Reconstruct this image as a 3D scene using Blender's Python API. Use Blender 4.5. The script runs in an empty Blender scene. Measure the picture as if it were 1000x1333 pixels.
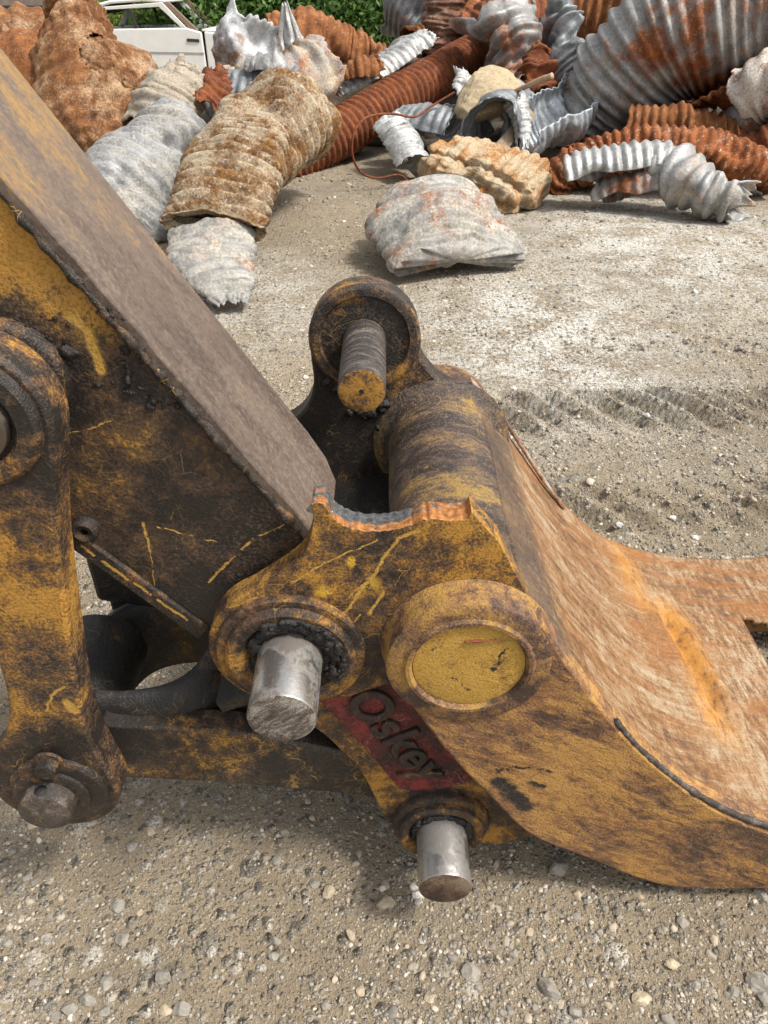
import bpy, bmesh, math, random
import numpy as np
from mathutils import Vector, Matrix, noise

random.seed(7); R = math.radians
S = bpy.context.scene; COL = S.collection
PITCH = R(35.3); F = 963.0; EYE = 1.6
SP, CP = math.sin(PITCH), math.cos(PITCH)

def at(px, py, Y):
    """world point seen at photo pixel (px,py) lying in the vertical plane at distance Y"""
    a = PITCH + math.atan((py - 666.5) / F)
    d = Y * (CP + math.tan(a) * SP)
    return Vector(((px - 500) / F * d, Y, EYE - Y * math.tan(a)))
def gnd(px, py, z=0.0):
    a = PITCH + math.atan((py - 666.5) / F)
    return at(px, py, (EYE - z) / math.tan(a))
def xz(pts, Y):
    return [(at(x, y, Y).x, at(x, y, Y).z) for x, y in pts]
def catmull(pts, n=8, closed=False):
    P = [Vector(p) for p in pts]; out = []; m = len(P)
    for i in range(m if closed else m - 1):
        if closed: a, b, c, d = P[(i-1) % m], P[i], P[(i+1) % m], P[(i+2) % m]
        else: a, b, c, d = P[max(i-1, 0)], P[i], P[i+1], P[min(i+2, m-1)]
        for k in range(n):
            t = k / n
            out.append(.5*((2*b)+(c-a)*t+(2*a-5*b+4*c-d)*t*t+(3*b-a-3*c+d)*t**3))
    if not closed: out.append(P[-1])
    return out

# ------------------------------------------------------------------ objects
LOC = {}
def thing(name, label, cat, loc=(0, 0, 0), group=None):
    o = bpy.data.objects.new(name, None); COL.objects.link(o)
    o.location = loc; o.empty_display_size = .1
    o['label'] = label; o['category'] = cat
    if group: o['group'] = group
    LOC[o] = Vector(loc)
    return o
def tag(o, label, cat, group=None):
    o['label'] = label; o['category'] = cat
    if group: o['group'] = group
    return o
def link(name, me, mats, parent=None, origin=None, smooth=True):
    """one mesh object; vertices are given in world space"""
    if not isinstance(mats, (list, tuple)): mats = [mats]
    for m in mats: me.materials.append(m)
    if smooth:
        me.polygons.foreach_set('use_smooth', [True]*len(me.polygons))
    o = bpy.data.objects.new(name, me); COL.objects.link(o)
    if parent is not None:
        o.parent = parent
        if parent in LOC: o.matrix_parent_inverse = Matrix.Translation(-LOC[parent])
    elif origin is not None:
        me.transform(Matrix.Translation(-Vector(origin))); o.location = origin
    return o
def pymesh(name, v, f):
    me = bpy.data.meshes.new(name); me.from_pydata([tuple(p) for p in v], [], f); me.update(); return me
def bmmesh(name, bm):
    bmesh.ops.recalc_face_normals(bm, faces=bm.faces)
    me = bpy.data.meshes.new(name); bm.to_mesh(me); bm.free(); return me
def bevel(o, w, seg=2, ang=35):
    m = o.modifiers.new('bevel', 'BEVEL'); m.width = w; m.segments = seg; m.limit_method = 'ANGLE'; m.angle_limit = R(ang)
    m.harden_normals = False
    sm = o.data
    return o
def autosmooth(o, ang=40):
    # sharp edges by angle, stored on the mesh
    bm = bmesh.new(); bm.from_mesh(o.data)
    for e in bm.edges:
        if len(e.link_faces) == 2 and e.calc_face_angle(0) > R(ang): e.smooth = False
    bm.to_mesh(o.data); bm.free(); return o

def plate(name, outline, Y0, Y1, mats, parent, bw=.005, cut=None, jitter=0.0):
    """vertical plate: outline in (X,Z), from Y0 (towards camera) to Y1"""
    bm = bmesh.new(); n = len(outline)
    a = [bm.verts.new((p[0], Y0, p[1])) for p in outline]
    b = [bm.verts.new((p[0], Y1, p[1])) for p in outline]
    bm.faces.new(a); bm.faces.new(b[::-1])
    for i in range(n):
        j = (i+1) % n
        f = bm.faces.new((a[j], a[i], b[i], b[j]))
        if cut and i in cut: f.material_index = 1
    me = bmmesh(name, bm)
    o = link(name, me, mats, parent, smooth=True)
    bevel(o, bw); autosmooth(o, 38)
    return o
def lathe(name, cx, cz, prof, mats, parent, n=96, wob=0.0, seed=0):
    """revolve (radius, Y) profile about the axis parallel to Y through (cx,cz)"""
    v = []; f = []; m = len(prof)
    for k in range(n):
        t = 2*math.pi*k/n
        for (r, y) in prof:
            w = 1 + wob*noise.noise(Vector((math.cos(t)*2+seed, math.sin(t)*2, y*20)))
            v.append((cx + r*w*math.cos(t), y, cz + r*w*math.sin(t)))
    for k in range(n):
        for i in range(m-1):
            a = k*m+i; b = ((k+1) % n)*m+i
            f.append((a, a+1, b+1, b))
    me = pymesh(name, v, f)
    bm = bmesh.new(); bm.from_mesh(me); bmesh.ops.remove_doubles(bm, verts=bm.verts, dist=1e-5)
    bmesh.ops.recalc_face_normals(bm, faces=bm.faces); bm.to_mesh(me); bm.free()
    o = link(name, me, mats, parent); autosmooth(o, 32); return o
def pin_prof(r, y0, y1, ch=.004):
    return [(0, y0), (r*.5, y0), (r-ch, y0), (r-ch*.3, y0+ch*.3), (r, y0+ch), (r, y1), (0, y1)]
def tube(name, pts, rad, mats, parent=None, origin=None, n=10, lump=0.0, seed=0, taper=None):
    P = [Vector(p) for p in pts]; v = []; f = []
    up = Vector((0, 0, 1)); m = len(P); nrm = None
    for i, p in enumerate(P):
        t = (P[min(i+1, m-1)]-P[max(i-1, 0)]).normalized()
        if nrm is None:
            nrm = t.cross(up)
            if nrm.length < .05: nrm = t.cross(Vector((1, 0, 0)))
        nrm = (nrm - t*nrm.dot(t)).normalized(); bn = t.cross(nrm)
        r = rad*(1+lump*noise.noise(p*60+Vector((seed, 0, 0))))
        if taper: r *= taper[0]+(taper[1]-taper[0])*i/(m-1)
        for k in range(n):
            a = 2*math.pi*k/n
            q = p+(nrm*math.cos(a)+bn*math.sin(a))*r*(1+lump*.6*noise.noise(p*90+Vector((k, seed, 0))))
            v.append(q)
    for i in range(m-1):
        for k in range(n):
            f.append((i*n+k, i*n+(k+1) % n, (i+1)*n+(k+1) % n, (i+1)*n+k))
    f.append(tuple(range(n))[::-1]); f.append(tuple(range((m-1)*n, m*n)))
    me = pymesh(name, v, f)
    return link(name, me, mats, parent, origin)

# ------------------------------------------------------------------ shading helper
class NT:
    def __init__(s, name):
        s.m = bpy.data.materials.new(name); s.m.use_nodes = True; s.t = s.m.node_tree
        s.bsdf = s.t.nodes['Principled BSDF']; s.out = s.t.nodes['Material Output']
        s._pos = None
    def n(s, ty, **kw):
        x = s.t.nodes.new(ty)
        for k, v in kw.items(): setattr(x, k, v)
        return x
    def set(s, sock, v):
        if hasattr(v, 'is_linked') or isinstance(v, bpy.types.NodeSocket): s.t.links.new(v, sock)
        elif isinstance(v, (tuple, list)) and len(v) == 3 and sock.type == 'RGBA': sock.default_value = (*v, 1)
        else: sock.default_value = v
    @property
    def pos(s):
        if s._pos is None: s._pos = s.n('ShaderNodeNewGeometry').outputs['Position']
        return s._pos
    def math(s, op, a, b=0.0, c=None, clamp=False):
        x = s.n('ShaderNodeMath', operation=op, use_clamp=clamp); s.set(x.inputs[0], a); s.set(x.inputs[1], b)
        if c is not None: s.set(x.inputs[2], c)
        return x.outputs[0]
    def vm(s, op, a, b=(0, 0, 0)):
        x = s.n('ShaderNodeVectorMath', operation=op); s.set(x.inputs[0], a); s.set(x.inputs[1], b); return x.outputs[0] if op not in ('DISTANCE', 'LENGTH', 'DOT_PRODUCT') else x.outputs['Value']
    def mapping(s, vec, scale=(1, 1, 1), rot=(0, 0, 0), loc=(0, 0, 0)):
        if any(rot):
            r = s.n('ShaderNodeMapping'); s.set(r.inputs['Vector'], vec); r.inputs['Rotation'].default_value = rot; vec = r.outputs[0]
        x = s.n('ShaderNodeMapping'); s.set(x.inputs['Vector'], vec); x.inputs['Scale'].default_value = scale
        x.inputs['Location'].default_value = loc; return x.outputs[0]
    def noise(s, vec, scale, detail=6, rough=.6, dist=0.0, color=False):
        x = s.n('ShaderNodeTexNoise'); s.set(x.inputs['Vector'], vec); x.inputs['Scale'].default_value = scale
        x.inputs['Detail'].default_value = detail; x.inputs['Roughness'].default_value = rough; x.inputs['Distortion'].default_value = dist
        return x.outputs['Color' if color else 'Fac']
    def voro(s, vec, scale, feature='F1', out='Distance', rnd=1.0):
        x = s.n('ShaderNodeTexVoronoi', feature=feature); s.set(x.inputs['Vector'], vec); x.inputs['Scale'].default_value = scale
        x.inputs['Randomness'].default_value = rnd
        return x.outputs[out]
    def ramp(s, fac, stops, interp='LINEAR'):
        x = s.n('ShaderNodeValToRGB'); s.set(x.inputs[0], fac); cr = x.color_ramp; cr.interpolation = interp
        while len(cr.elements) < len(stops): cr.elements.new(.5)
        for e, (p, c) in zip(cr.elements, stops):
            e.position = p; e.color = (*c, 1) if isinstance(c, (tuple, list)) else (c, c, c, 1)
        return x.outputs[0]
    def mr(s, v, a, b, c=0.0, d=1.0, smooth=True):
        x = s.n('ShaderNodeMapRange', interpolation_type='SMOOTHSTEP' if smooth else 'LINEAR'); s.set(x.inputs[0], v)
        for i, k in zip((1, 2, 3, 4), (a, b, c, d)): s.set(x.inputs[i], k)
        return x.outputs[0]
    def mix(s, fac, a, b, blend='MIX'):
        x = s.n('ShaderNodeMix', data_type='RGBA', blend_type=blend); s.set(x.inputs[0], fac); s.set(x.inputs[6], a); s.set(x.inputs[7], b); return x.outputs[2]
    def bump(s, h, strength, dist, nrm=None):
        x = s.n('ShaderNodeBump'); x.inputs['Strength'].default_value = strength; x.inputs['Distance'].default_value = dist
        s.set(x.inputs['Height'], h)
        if nrm is not None: s.set(x.inputs['Normal'], nrm)
        return x.outputs[0]
    def seg(s, vec, a, b, w):
        """1 inside a stroke of half width w from a to b"""
        a = Vector(a); b = Vector(b); ba = b-a
        pa = s.vm('SUBTRACT', vec, tuple(a))
        h = s.math('DIVIDE', s.vm('DOT_PRODUCT', pa, tuple(ba)), ba.length_squared, clamp=True)
        x = s.n('ShaderNodeVectorMath', operation='SCALE'); x.inputs[0].default_value = tuple(ba); s.set(x.inputs['Scale'], h)
        d = s.vm('LENGTH', s.vm('SUBTRACT', pa, x.outputs[0]))
        return s.mr(d, w*1.5, w*.6)
    def finish(s, color, rough=.7, metal=0.0, normal=None, spec=None):
        s.set(s.bsdf.inputs['Base Color'], color); s.set(s.bsdf.inputs['Roughness'], rough); s.set(s.bsdf.inputs['Metallic'], metal)
        if normal is not None: s.set(s.bsdf.inputs['Normal'], normal)
        if spec is not None: s.bsdf.inputs['Specular IOR Level'].default_value = spec
        return s.m

GREASE = (.020, .016, .0135); BROWN = (.075, .044, .027); OCHRE = (.19, .093, .024); YEL = (.42, .212, .034); BRIGHT = (.62, .36, .07)
def worn(name, bias=0.0, scale=5.0, blobs=(), strokes=(), pal=(GREASE, BROWN, OCHRE, YEL), bright=BRIGHT, scr=.5, rust=0.0, stretch=None, patches=(), dark=(), vein=.22, grain=1.0, spread=1.7, rough=(.5, .72)):
    s = NT(name); P = s.pos
    wn = s.noise(P, 9, 4, .6, color=True)
    off = s.n('ShaderNodeVectorMath', operation='SCALE'); s.set(off.inputs[0], s.vm('SUBTRACT', wn, (.5, .5, .5))); off.inputs['Scale'].default_value = .05
    W = s.vm('ADD', P, off.outputs[0])
    Q = s.mapping(W, *stretch) if stretch else W
    n1 = s.noise(Q, scale, 7, .68); n2 = s.noise(Q, scale*5.5, 5, .72); n3 = s.noise(P, scale*38, 3, .75)
    t = s.math('MULTIPLY_ADD', n1, .52, s.math('MULTIPLY_ADD', n2, .30, s.math('MULTIPLY', n3, .18)))
    if spread != 1.0: t = s.math('MULTIPLY_ADD', s.math('SUBTRACT', t, .5), spread, .5)
    t = s.math('ADD', t, bias-.005)
    for (c, r0, r1, amp) in blobs:
        d = s.vm('DISTANCE', W, tuple(c)); t = s.math('ADD', t, s.mr(d, r0, r1, amp, 0.0))
    col = s.ramp(t, [(.38, pal[0]), (.455, pal[1]), (.52, pal[2]), (.60, pal[3])])
    if rust:
        rm = s.mr(s.noise(Q, scale*1.7, 8, .7), .5, .62, 0, rust)
        col = s.mix(rm, col, s.ramp(n2, [(.3, (.09, .04, .02)), (.55, (.24, .105, .045)), (.7, (.36, .2, .11))]))
    # hair scratches down to brighter paint
    sv = s.mapping(W, (1, 1, 1), (.3, .5, .7))
    e1 = s.voro(s.mapping(W, (1.0, 1.0, 3.5), (0, .6, 0)), 9, 'DISTANCE_TO_EDGE'); e2 = s.voro(s.mapping(W, (3.2, 1.0, 1.0), (0, .4, 0)), 13, 'DISTANCE_TO_EDGE')
    sm = s.math('MAXIMUM', s.mr(e1, .012, .003), s.mr(e2, .011, .003))
    sm = s.math('MULTIPLY', sm, s.mr(s.noise(P, 14, 3, .6), .52, .60, 0, scr))
    fine = s.noise(s.mapping(W, (8, 8, 160), (0, .8, 0)), 6, 4, .6); fine2 = s.noise(s.mapping(W, (150, 8, 8), (0, .5, 0)), 6, 4, .6)
    fm = s.math('MULTIPLY', s.math('MAXIMUM', s.mr(fine, .62, .70), s.mr(fine2, .63, .71)), .45*scr)
    sm = s.math('MAXIMUM', sm, fm)
    wv = s.vm('ADD', P, s.vm('MULTIPLY', s.vm('SUBTRACT', s.noise(P, 28, 4, .7, color=True), (.5, .5, .5)), (.016, .016, .016)))
    for (a, b, w) in strokes:
        sm = s.math('MAXIMUM', sm, s.seg(wv, a, b, w))
    for (c, r, colr) in patches:
        d = s.vm('DISTANCE', wv, tuple(c)); pm = s.math('MULTIPLY', s.mr(d, r*1.25, r*.4), s.mr(n2, .44, .52))
        col = s.mix(pm, col, colr)
    e3 = s.voro(s.mapping(W, (1.0, 1.0, 2.2), (0, -.7, 0), (3, 1, 2)), 17, 'DISTANCE_TO_EDGE')
    vm_ = s.math('MULTIPLY', s.mr(e3, .030, .004), s.mr(n1, .44, .56, 0, vein))
    col = s.mix(vm_, col, tuple(c*1.3 for c in pal[0]))
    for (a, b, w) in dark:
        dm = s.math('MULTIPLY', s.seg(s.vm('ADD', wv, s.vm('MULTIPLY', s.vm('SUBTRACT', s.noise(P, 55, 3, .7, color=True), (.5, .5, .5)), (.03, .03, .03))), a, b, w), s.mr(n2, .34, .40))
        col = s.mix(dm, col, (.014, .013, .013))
    col = s.mix(sm, col, s.mix(n2, bright, tuple(c*.55 for c in bright)))
    # dust
    col = s.mix(s.mr(n3, .56, .34, 0, .38*grain), col, tuple(c*.9 for c in pal[0]))
    dust = s.math('MULTIPLY', s.mr(n3, .5, .68), s.mr(s.noise(P, 3, 4), .45, .65, 0, .35))
    col = s.mix(dust, col, (.23, .19, .15))
    rg = s.mr(t, .38, .55, rough[0], rough[1]); rg = s.math('ADD', rg, s.math('MULTIPLY', s.math('SUBTRACT', n3, .5), .35))
    h = s.math('ADD', s.math('MULTIPLY', n3, .5), s.math('ADD', s.math('MULTIPLY', t, 1.4), s.math('MULTIPLY', sm, -.35)))
    nb = s.bump(h, .55*grain, .0045)
    nb = s.bump(n1, .25*grain, .02, nb)
    return s.finish(col, rg, 0.0, nb, .4)

def steel(name, tint=(.52, .50, .47), grime=.4, rough=.28, axis=True):
    s = NT(name); P = s.pos
    n1 = s.noise(P, 14, 7, .65); n2 = s.noise(s.mapping(P, (60, 6, 60)), 8, 4, .6); n3 = s.noise(P, 180, 3, .6)
    g = s.mr(s.math('ADD', n1, s.math('MULTIPLY', n2, .15)), .50, .66, 0, 1)
    g = s.math('MAXIMUM', s.math('MULTIPLY', g, grime*1.6, clamp=True), s.math('MULTIPLY', s.mr(n3, .55, .7), grime*.6))
    col = s.mix(g, s.mix(n2, tint, tuple(c*.7 for c in tint)), (.075, .058, .045))
    return s.finish(col, s.mr(g, 0, 1, rough, .6), s.mr(g, 0, 1, .92, .1), s.bump(n3, .25, .001))

def plain(name, col, rough=.8, var=.3, sc=40, metal=0.0, bmp=.3, bd=.003):
    s = NT(name); P = s.pos
    n = s.noise(P, sc, 6, .65); n2 = s.noise(P, sc*.12, 4, .6)
    m = s.math('MULTIPLY_ADD', n, .6, s.math('MULTIPLY', n2, .4))
    c = s.ramp(m, [(.3, tuple(x*(1-var) for x in col)), (.7, tuple(min(1, x*(1+var)) for x in col))])
    return s.finish(c, rough, metal, s.bump(n, bmp, bd))

def scrap(name, zinc=.5, rust=.5, mud=.0, zc=(.40, .41, .41), seed=0.0, mudc=(.40, .34, .26), rustc=((.07, .022, .010), (.22, .065, .016), (.38, .14, .04)), white=.2, scale=1.0, bd=.03):
    """galvanised sheet, rust and dried mud"""
    s = NT(name); P = s.mapping(s.pos, loc=(seed, seed*.7, seed*.3))
    n1 = s.noise(P, 1.9*scale, 6, .66, .4); n2 = s.noise(P, 9*scale, 7, .7); n3 = s.noise(P, 55, 5, .7); n4 = s.noise(P, 3.3*scale, 6, .6, .3)
    zi = s.ramp(s.math('MULTIPLY_ADD', n2, .6, s.math('MULTIPLY', n3, .4)), [(.32, tuple(c*.22 for c in zc)), (.44, tuple(c*.6 for c in zc)), (.58, zc), (.74, tuple(min(1, c*1.5) for c in zc))])
    ru = s.ramp(s.math('MULTIPLY_ADD', n2, .65, s.math('MULTIPLY', n3, .35)), [(.32, rustc[0]), (.5, rustc[1]), (.66, rustc[2])])
    rm = s.mr(s.math('ADD', s.math('MULTIPLY_ADD', n1, .75, s.math('MULTIPLY', n2, .25)), (rust-.5)*.5), .44, .58)
    col = s.mix(rm, zi, ru)
    mm = s.mr(s.math('ADD', s.math('MULTIPLY_ADD', n4, .55, s.math('MULTIPLY_ADD', n2, .25, s.math('MULTIPLY', n3, .2))), (mud-.5)*.5), .43, .60)
    mc = s.ramp(n3, [(.3, tuple(c*.55 for c in mudc)), (.5, mudc), (.7, tuple(min(1, c*1.35) for c in mudc))])
    col = s.mix(mm, col, mc)
    wm = s.math('MULTIPLY', s.mr(s.noise(P, 26, 5, .75), .56, .66), white)
    col = s.mix(wm, col, (.58, .56, .52))
    met = s.math('MULTIPLY', s.math('SUBTRACT', 1.0, rm), s.math('MULTIPLY', s.math('SUBTRACT', 1.0, mm), .3*zinc))
    h = s.math('MULTIPLY_ADD', n2, .6, s.math('MULTIPLY', n3, s.mr(s.math('MAXIMUM', mm, rm), 0, 1, .2, .7)))
    return s.finish(col, s.mr(s.math('MAXIMUM', rm, mm), 0, 1, .45, .92), met, s.bump(h, .55, bd), .35)

# ================================================================== CAMERA, LIGHT
cam = bpy.data.objects.new('camera', bpy.data.cameras.new('camera')); COL.objects.link(cam)
cam.location = (0, 0, EYE); cam.rotation_euler = (math.pi/2-PITCH, 0, 0)
cam.data.sensor_fit = 'VERTICAL'; cam.data.sensor_height = 36; cam.data.sensor_width = 27; cam.data.lens = 36*F/1333
cam.data.clip_start = .05; cam.data.clip_end = 3000
S.camera = cam
SUN_EL, SUN_AZ = R(56), R(112)     # azimuth clockwise from +Y: right of the camera and a little behind it
sd = bpy.data.lights.new('sun', 'SUN'); sd.energy = 2.7; sd.angle = R(9); sd.color = (1, .955, .88)
so = bpy.data.objects.new('sun', sd); COL.objects.link(so)
dirv = Vector((math.sin(SUN_AZ)*math.cos(SUN_EL), math.cos(SUN_AZ)*math.cos(SUN_EL), math.sin(SUN_EL)))
so.rotation_euler = dirv.to_track_quat('Z', 'Y').to_euler(); so.location = (6, -3, 10)
w = bpy.data.worlds.new('World'); S.world = w; w.use_nodes = True
sk = w.node_tree.nodes.new('ShaderNodeTexSky'); sk.sky_type = 'NISHITA'; sk.sun_disc = False
sk.sun_elevation = SUN_EL; sk.sun_rotation = SUN_AZ; sk.dust_density = 4.0; sk.air_density = 1.0
bg = w.node_tree.nodes['Background']; bg.inputs['Strength'].default_value = .15
hs = w.node_tree.nodes.new('ShaderNodeHueSaturation'); hs.inputs['Saturation'].default_value = .22
w.node_tree.links.new(sk.outputs[0], hs.inputs['Color']); w.node_tree.links.new(hs.outputs[0], bg.inputs['Color'])
S.view_settings.view_transform = 'Standard'; S.view_settings.look = 'None'; S.view_settings.exposure = .6; S.view_settings.gamma = 1

# ================================================================== GROUND
def axis(lo, hi, step, far, grow):
    a = list(np.arange(lo, hi+1e-6, step)); d = step
    x = hi
    while x < far: d *= grow; x += d; a.append(x)
    d = step; x = lo; pre = []
    while x > -far: d *= grow; x -= d; pre.append(x)
    return np.array(pre[::-1]+a)
TR = []
def hfun(x, y):
    """ground height"""
    p = Vector((x, y, 0))
    h = .022*noise.noise(p*.9)+.012*noise.noise(p*3.1+Vector((5, 2, 0)))+.006*noise.noise(p*9)
    if .2 < y < 14:
        h += .0035*noise.noise(p*26)+.002*noise.noise(p*55)
    # bars pressed by a tracked machine, two runs crossing the open ground
    for (yc, slope, hw, ph, amp, x0) in ((3.05, .05, .25, .0, .085, .35), (2.30, .04, .21, .05, .075, .2), (3.75, .05, .2, .03, .022, .9)):
        v = y-(yc+slope*(x-1)+.05*noise.noise(p*.7))
        if abs(v) < hw and x > x0:
            k = min(1, (1-abs(v)/hw)*2.2)
            u = (x+v*.7+.012*noise.noise(p*5))/.17+ph
            f_ = u-math.floor(u); w_ = max(0, min(1, (.27-abs(f_-.5))*6))
            h = h*.6+amp*k*(w_-.28)*min(1, .35+1.4*max(0, noise.noise(p*1.3+Vector((9, 1, 0)))+.30))*min(1, (x-x0)*3)
    d = math.hypot(x, y-.9)
    return h*min(1, .35+d*.35)
xs = axis(-2.6, 3.4, .021, 900, 1.2); ys = axis(.3, 6.2, .021, 900, 1.2)
gv = np.zeros((len(ys), len(xs), 3), np.float32)
for j, y in enumerate(ys):
    near = .1 < y < 12
    for i, x in enumerate(xs):
        z = hfun(x, y) if near and -5 < x < 6 else 0.0
        gv[j, i] = (x, y, z)
nx, ny = len(xs), len(ys)
idx = np.arange(nx*ny).reshape(ny, nx)
gf = np.stack([idx[:-1, :-1], idx[:-1, 1:], idx[1:, 1:], idx[1:, :-1]], -1).reshape(-1, 4)
def npmesh(name, v, f):
    me = bpy.data.meshes.new(name); k = f.shape[1]
    me.vertices.add(len(v)); me.vertices.foreach_set('co', np.asarray(v, np.float32).ravel())
    me.loops.add(f.size); me.loops.foreach_set('vertex_index', f.ravel().astype(np.int32))
    me.polygons.add(len(f)); me.polygons.foreach_set('loop_start', np.arange(0, f.size, k, dtype=np.int32))
    me.update(calc_edges=True); return me

def ground_mat():
    s = NT('gravel_ground'); P = s.pos
    big = s.noise(P, .55, 6, .6, .3); mid = s.noise(P, 3.2, 7, .66); fin = s.noise(P, 38, 6, .75); vfin = s.noise(P, 170, 4, .7)
    col = s.ramp(s.math('MULTIPLY_ADD', big, .5, s.math('MULTIPLY', mid, .5)), [(.36, (.262, .208, .142)), (.5, (.372, .295, .198)), (.62, (.465, .362, .232))])
    # stones of three sizes lying in the dirt
    wrp = s.vm('ADD', P, s.vm('MULTIPLY', s.vm('SUBTRACT', s.noise(P, 60, 3, .6, color=True), (.5, .5, .5)), (.012, .012, .012)))
    H = None
    for sc, cov, seed in ((17, .16, 5), (38, .42, 0), (90, .5, 3), (210, .5, 7)):
        v = s.mapping(wrp, loc=(seed, seed, 0))
        x = s.n('ShaderNodeTexVoronoi', feature='F1'); s.set(x.inputs['Vector'], v); x.inputs['Scale'].default_value = sc
        d, c = x.outputs['Distance'], x.outputs['Color']
        sep = s.n('ShaderNodeSeparateColor'); s.set(sep.inputs[0], c)
        pick = s.math('GREATER_THAN', s.math('ADD', sep.outputs[0], s.math('MULTIPLY', s.math('SUBTRACT', mid, .5), 1.2)), 1-cov)
        m = s.math('MULTIPLY', s.mr(d, .48, .36), pick)
        sc_ = s.ramp(sep.outputs[1], [(0, (.11, .098, .082)), (.35, (.27, .24, .195)), (.7, (.48, .41, .31)), (1, (.72, .67, .58))])
        col = s.mix(s.math('MULTIPLY', m, .85), col, sc_)
        hh = s.math('MULTIPLY', s.math('MULTIPLY', s.mr(d, .5, .1, 0, 1, False), pick), min(1.3, 60.0/sc))
        H = hh if H is None else s.math('ADD', H, hh)
    col = s.mix(s.mr(vfin, .3, .7, .0, .45), col, s.mix(.65, col, (.09, .076, .058)))
    col = s.mix(s.math('MULTIPLY', s.mr(fin, .55, .7), .35), col, (.42, .37, .29))
    # pale lime dust spilled around the crushed pipes
    sepx = s.n('ShaderNodeSeparateXYZ'); s.set(sepx.inputs[0], P)
    lime = None
    for (cx, cy, r, a) in ((.95, 4.1, 1.15, 1.0), (2.2, 6.0, 1.8, .95), (-.9, 4.6, .9, .6), (.3, 3.6, .8, .4)):
        dd = s.vm('DISTANCE', s.mapping(P, (1, .62, 0)), (cx, cy*.62, 0))
        k = s.mr(dd, r, r*.2, 0, a)
        lime = k if lime is None else s.math('MAXIMUM', lime, k)
    lm = s.math('MULTIPLY', lime, s.mr(s.math('MULTIPLY_ADD', mid, .4, s.math('MULTIPLY', s.noise(P, 34, 6, .8), .6)), .44, .56))
    col = s.mix(lm, col, (.70, .675, .61))
    grey = s.mr(s.noise(P, .9, 4, .6), .50, .64, 0, .35)
    col = s.mix(grey, col, s.mix(.6, col, (.36, .325, .27)))
    nb = s.bump(s.math('ADD', H, s.math('ADD', s.math('MULTIPLY', fin, 1.1), s.math('MULTIPLY', vfin, .5))), 1.0, .015)
    return s.finish(col, .95, 0, nb, .2)
M_GROUND = ground_mat()
g = link('ground', npmesh('ground', gv.reshape(-1, 3), gf), M_GROUND); g['kind'] = 'structure'

def tinted(name, stops, rough=.9):
    s = NT(name); P = s.pos
    at_ = s.n('ShaderNodeAttribute', attribute_name='tint')
    n = s.noise(P, 120, 5, .7); n2 = s.noise(P, 30, 4, .6)
    c = s.ramp(at_.outputs['Fac'], stops)
    c = s.mix(s.mr(n, .35, .65, 0, .5), c, s.mix(.5, c, (.07, .06, .05)))
    c = s.mix(s.mr(n2, .5, .7, 0, .5), c, (.34, .29, .22))
    return s.finish(c, rough, 0, s.bump(n, .5, .002), .25)
STONE_STOPS = [(0, (.17, .155, .135)), (.3, (.265, .24, .205)), (.6, (.35, .305, .24)), (.85, (.44, .365, .265)), (1, (.60, .55, .47))]
M_PEB = tinted('pebbles', STONE_STOPS)

def ico(sub):
    bm = bmesh.new(); bmesh.ops.create_icosphere(bm, subdivisions=sub, radius=1)
    v = np.array([x.co[:] for x in bm.verts], np.float32); f = np.array([[q.index for q in p.verts] for p in bm.faces]); bm.free(); return v, f
rng = np.random.default_rng(3)
def gh(x, y):
    j = np.clip(np.searchsorted(ys, y), 0, ny-1); i = np.clip(np.searchsorted(xs, x), 0, nx-1); return gv[j, i, 2]
def pebbles(name, cnt, box, size, sub, sink=.35, dens=1.0):
    bv, bf = ico(sub); nv = len(bv)
    V = []; T = []; Fs = []; k = 0; tries = 0
    while k < cnt and tries < cnt*6:
        tries += 1
        u = rng.random()
        y = box[2]*(box[3]/box[2])**u if box[2] > 0 else box[2]+(box[3]-box[2])*u
        hw = y*.72+.75
        x = (rng.random()*2-1)*hw
        if dens < 1 and noise.noise(Vector((x*1.6, y*1.6, 3)))*.5+.5 < .5-.5*dens+rng.random()*.35: continue
        r = size[0]*(size[1]/size[0])**(rng.random()**2.2)*(.6+.28*y)
        sc = np.array([1, .55+.5*rng.random(), .4+.35*rng.random()])*r
        jit = 1+.12*(rng.random((nv, 1))-.5)*2
        a = rng.random()*6.283; ca, sa = math.cos(a), math.sin(a)
        q = bv.copy()
        for _c in range(5):
            nn = rng.normal(size=3); nn /= np.linalg.norm(nn); dd = .35+.45*rng.random()
            q = q-np.maximum(0, q@nn-dd)[:, None]*nn
        p = q*jit*sc*1.25
        tl = (rng.random()-.5)*.7; ct, st = math.cos(tl), math.sin(tl)
        p = np.stack([p[:, 0], p[:, 1]*ct-p[:, 2]*st, p[:, 1]*st+p[:, 2]*ct], 1)
        p = np.stack([p[:, 0]*ca-p[:, 1]*sa, p[:, 0]*sa+p[:, 1]*ca, p[:, 2]], 1)
        p += np.array([x, y, float(gh(x, y))+sc[2]*(1-2*sink)*.6])
        V.append(p); Fs.append(bf+k*nv); T.append(np.full(nv, rng.random()**1.2)); k += 1
    me = npmesh(name, np.concatenate(V), np.concatenate(Fs))
    at_ = me.attributes.new('tint', 'FLOAT', 'POINT'); at_.data.foreach_set('value', np.concatenate(T).astype(np.float32))
    o = link(name, me, M_PEB, smooth=False); o['kind'] = 'stuff'; return o
pebbles('gravel', 46000, (0, 0, .42, 4.2), (.0018, .0075), 1, dens=.6, sink=.5)
pebbles('gravel', 2600, (0, 0, .42, 2.6), (.0055, .0135), 2, dens=.35, sink=.6)
pebbles('gravel', 12000, (0, 0, 1.6, 9.5), (.003, .011), 1, dens=.45, sink=.55)

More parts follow.
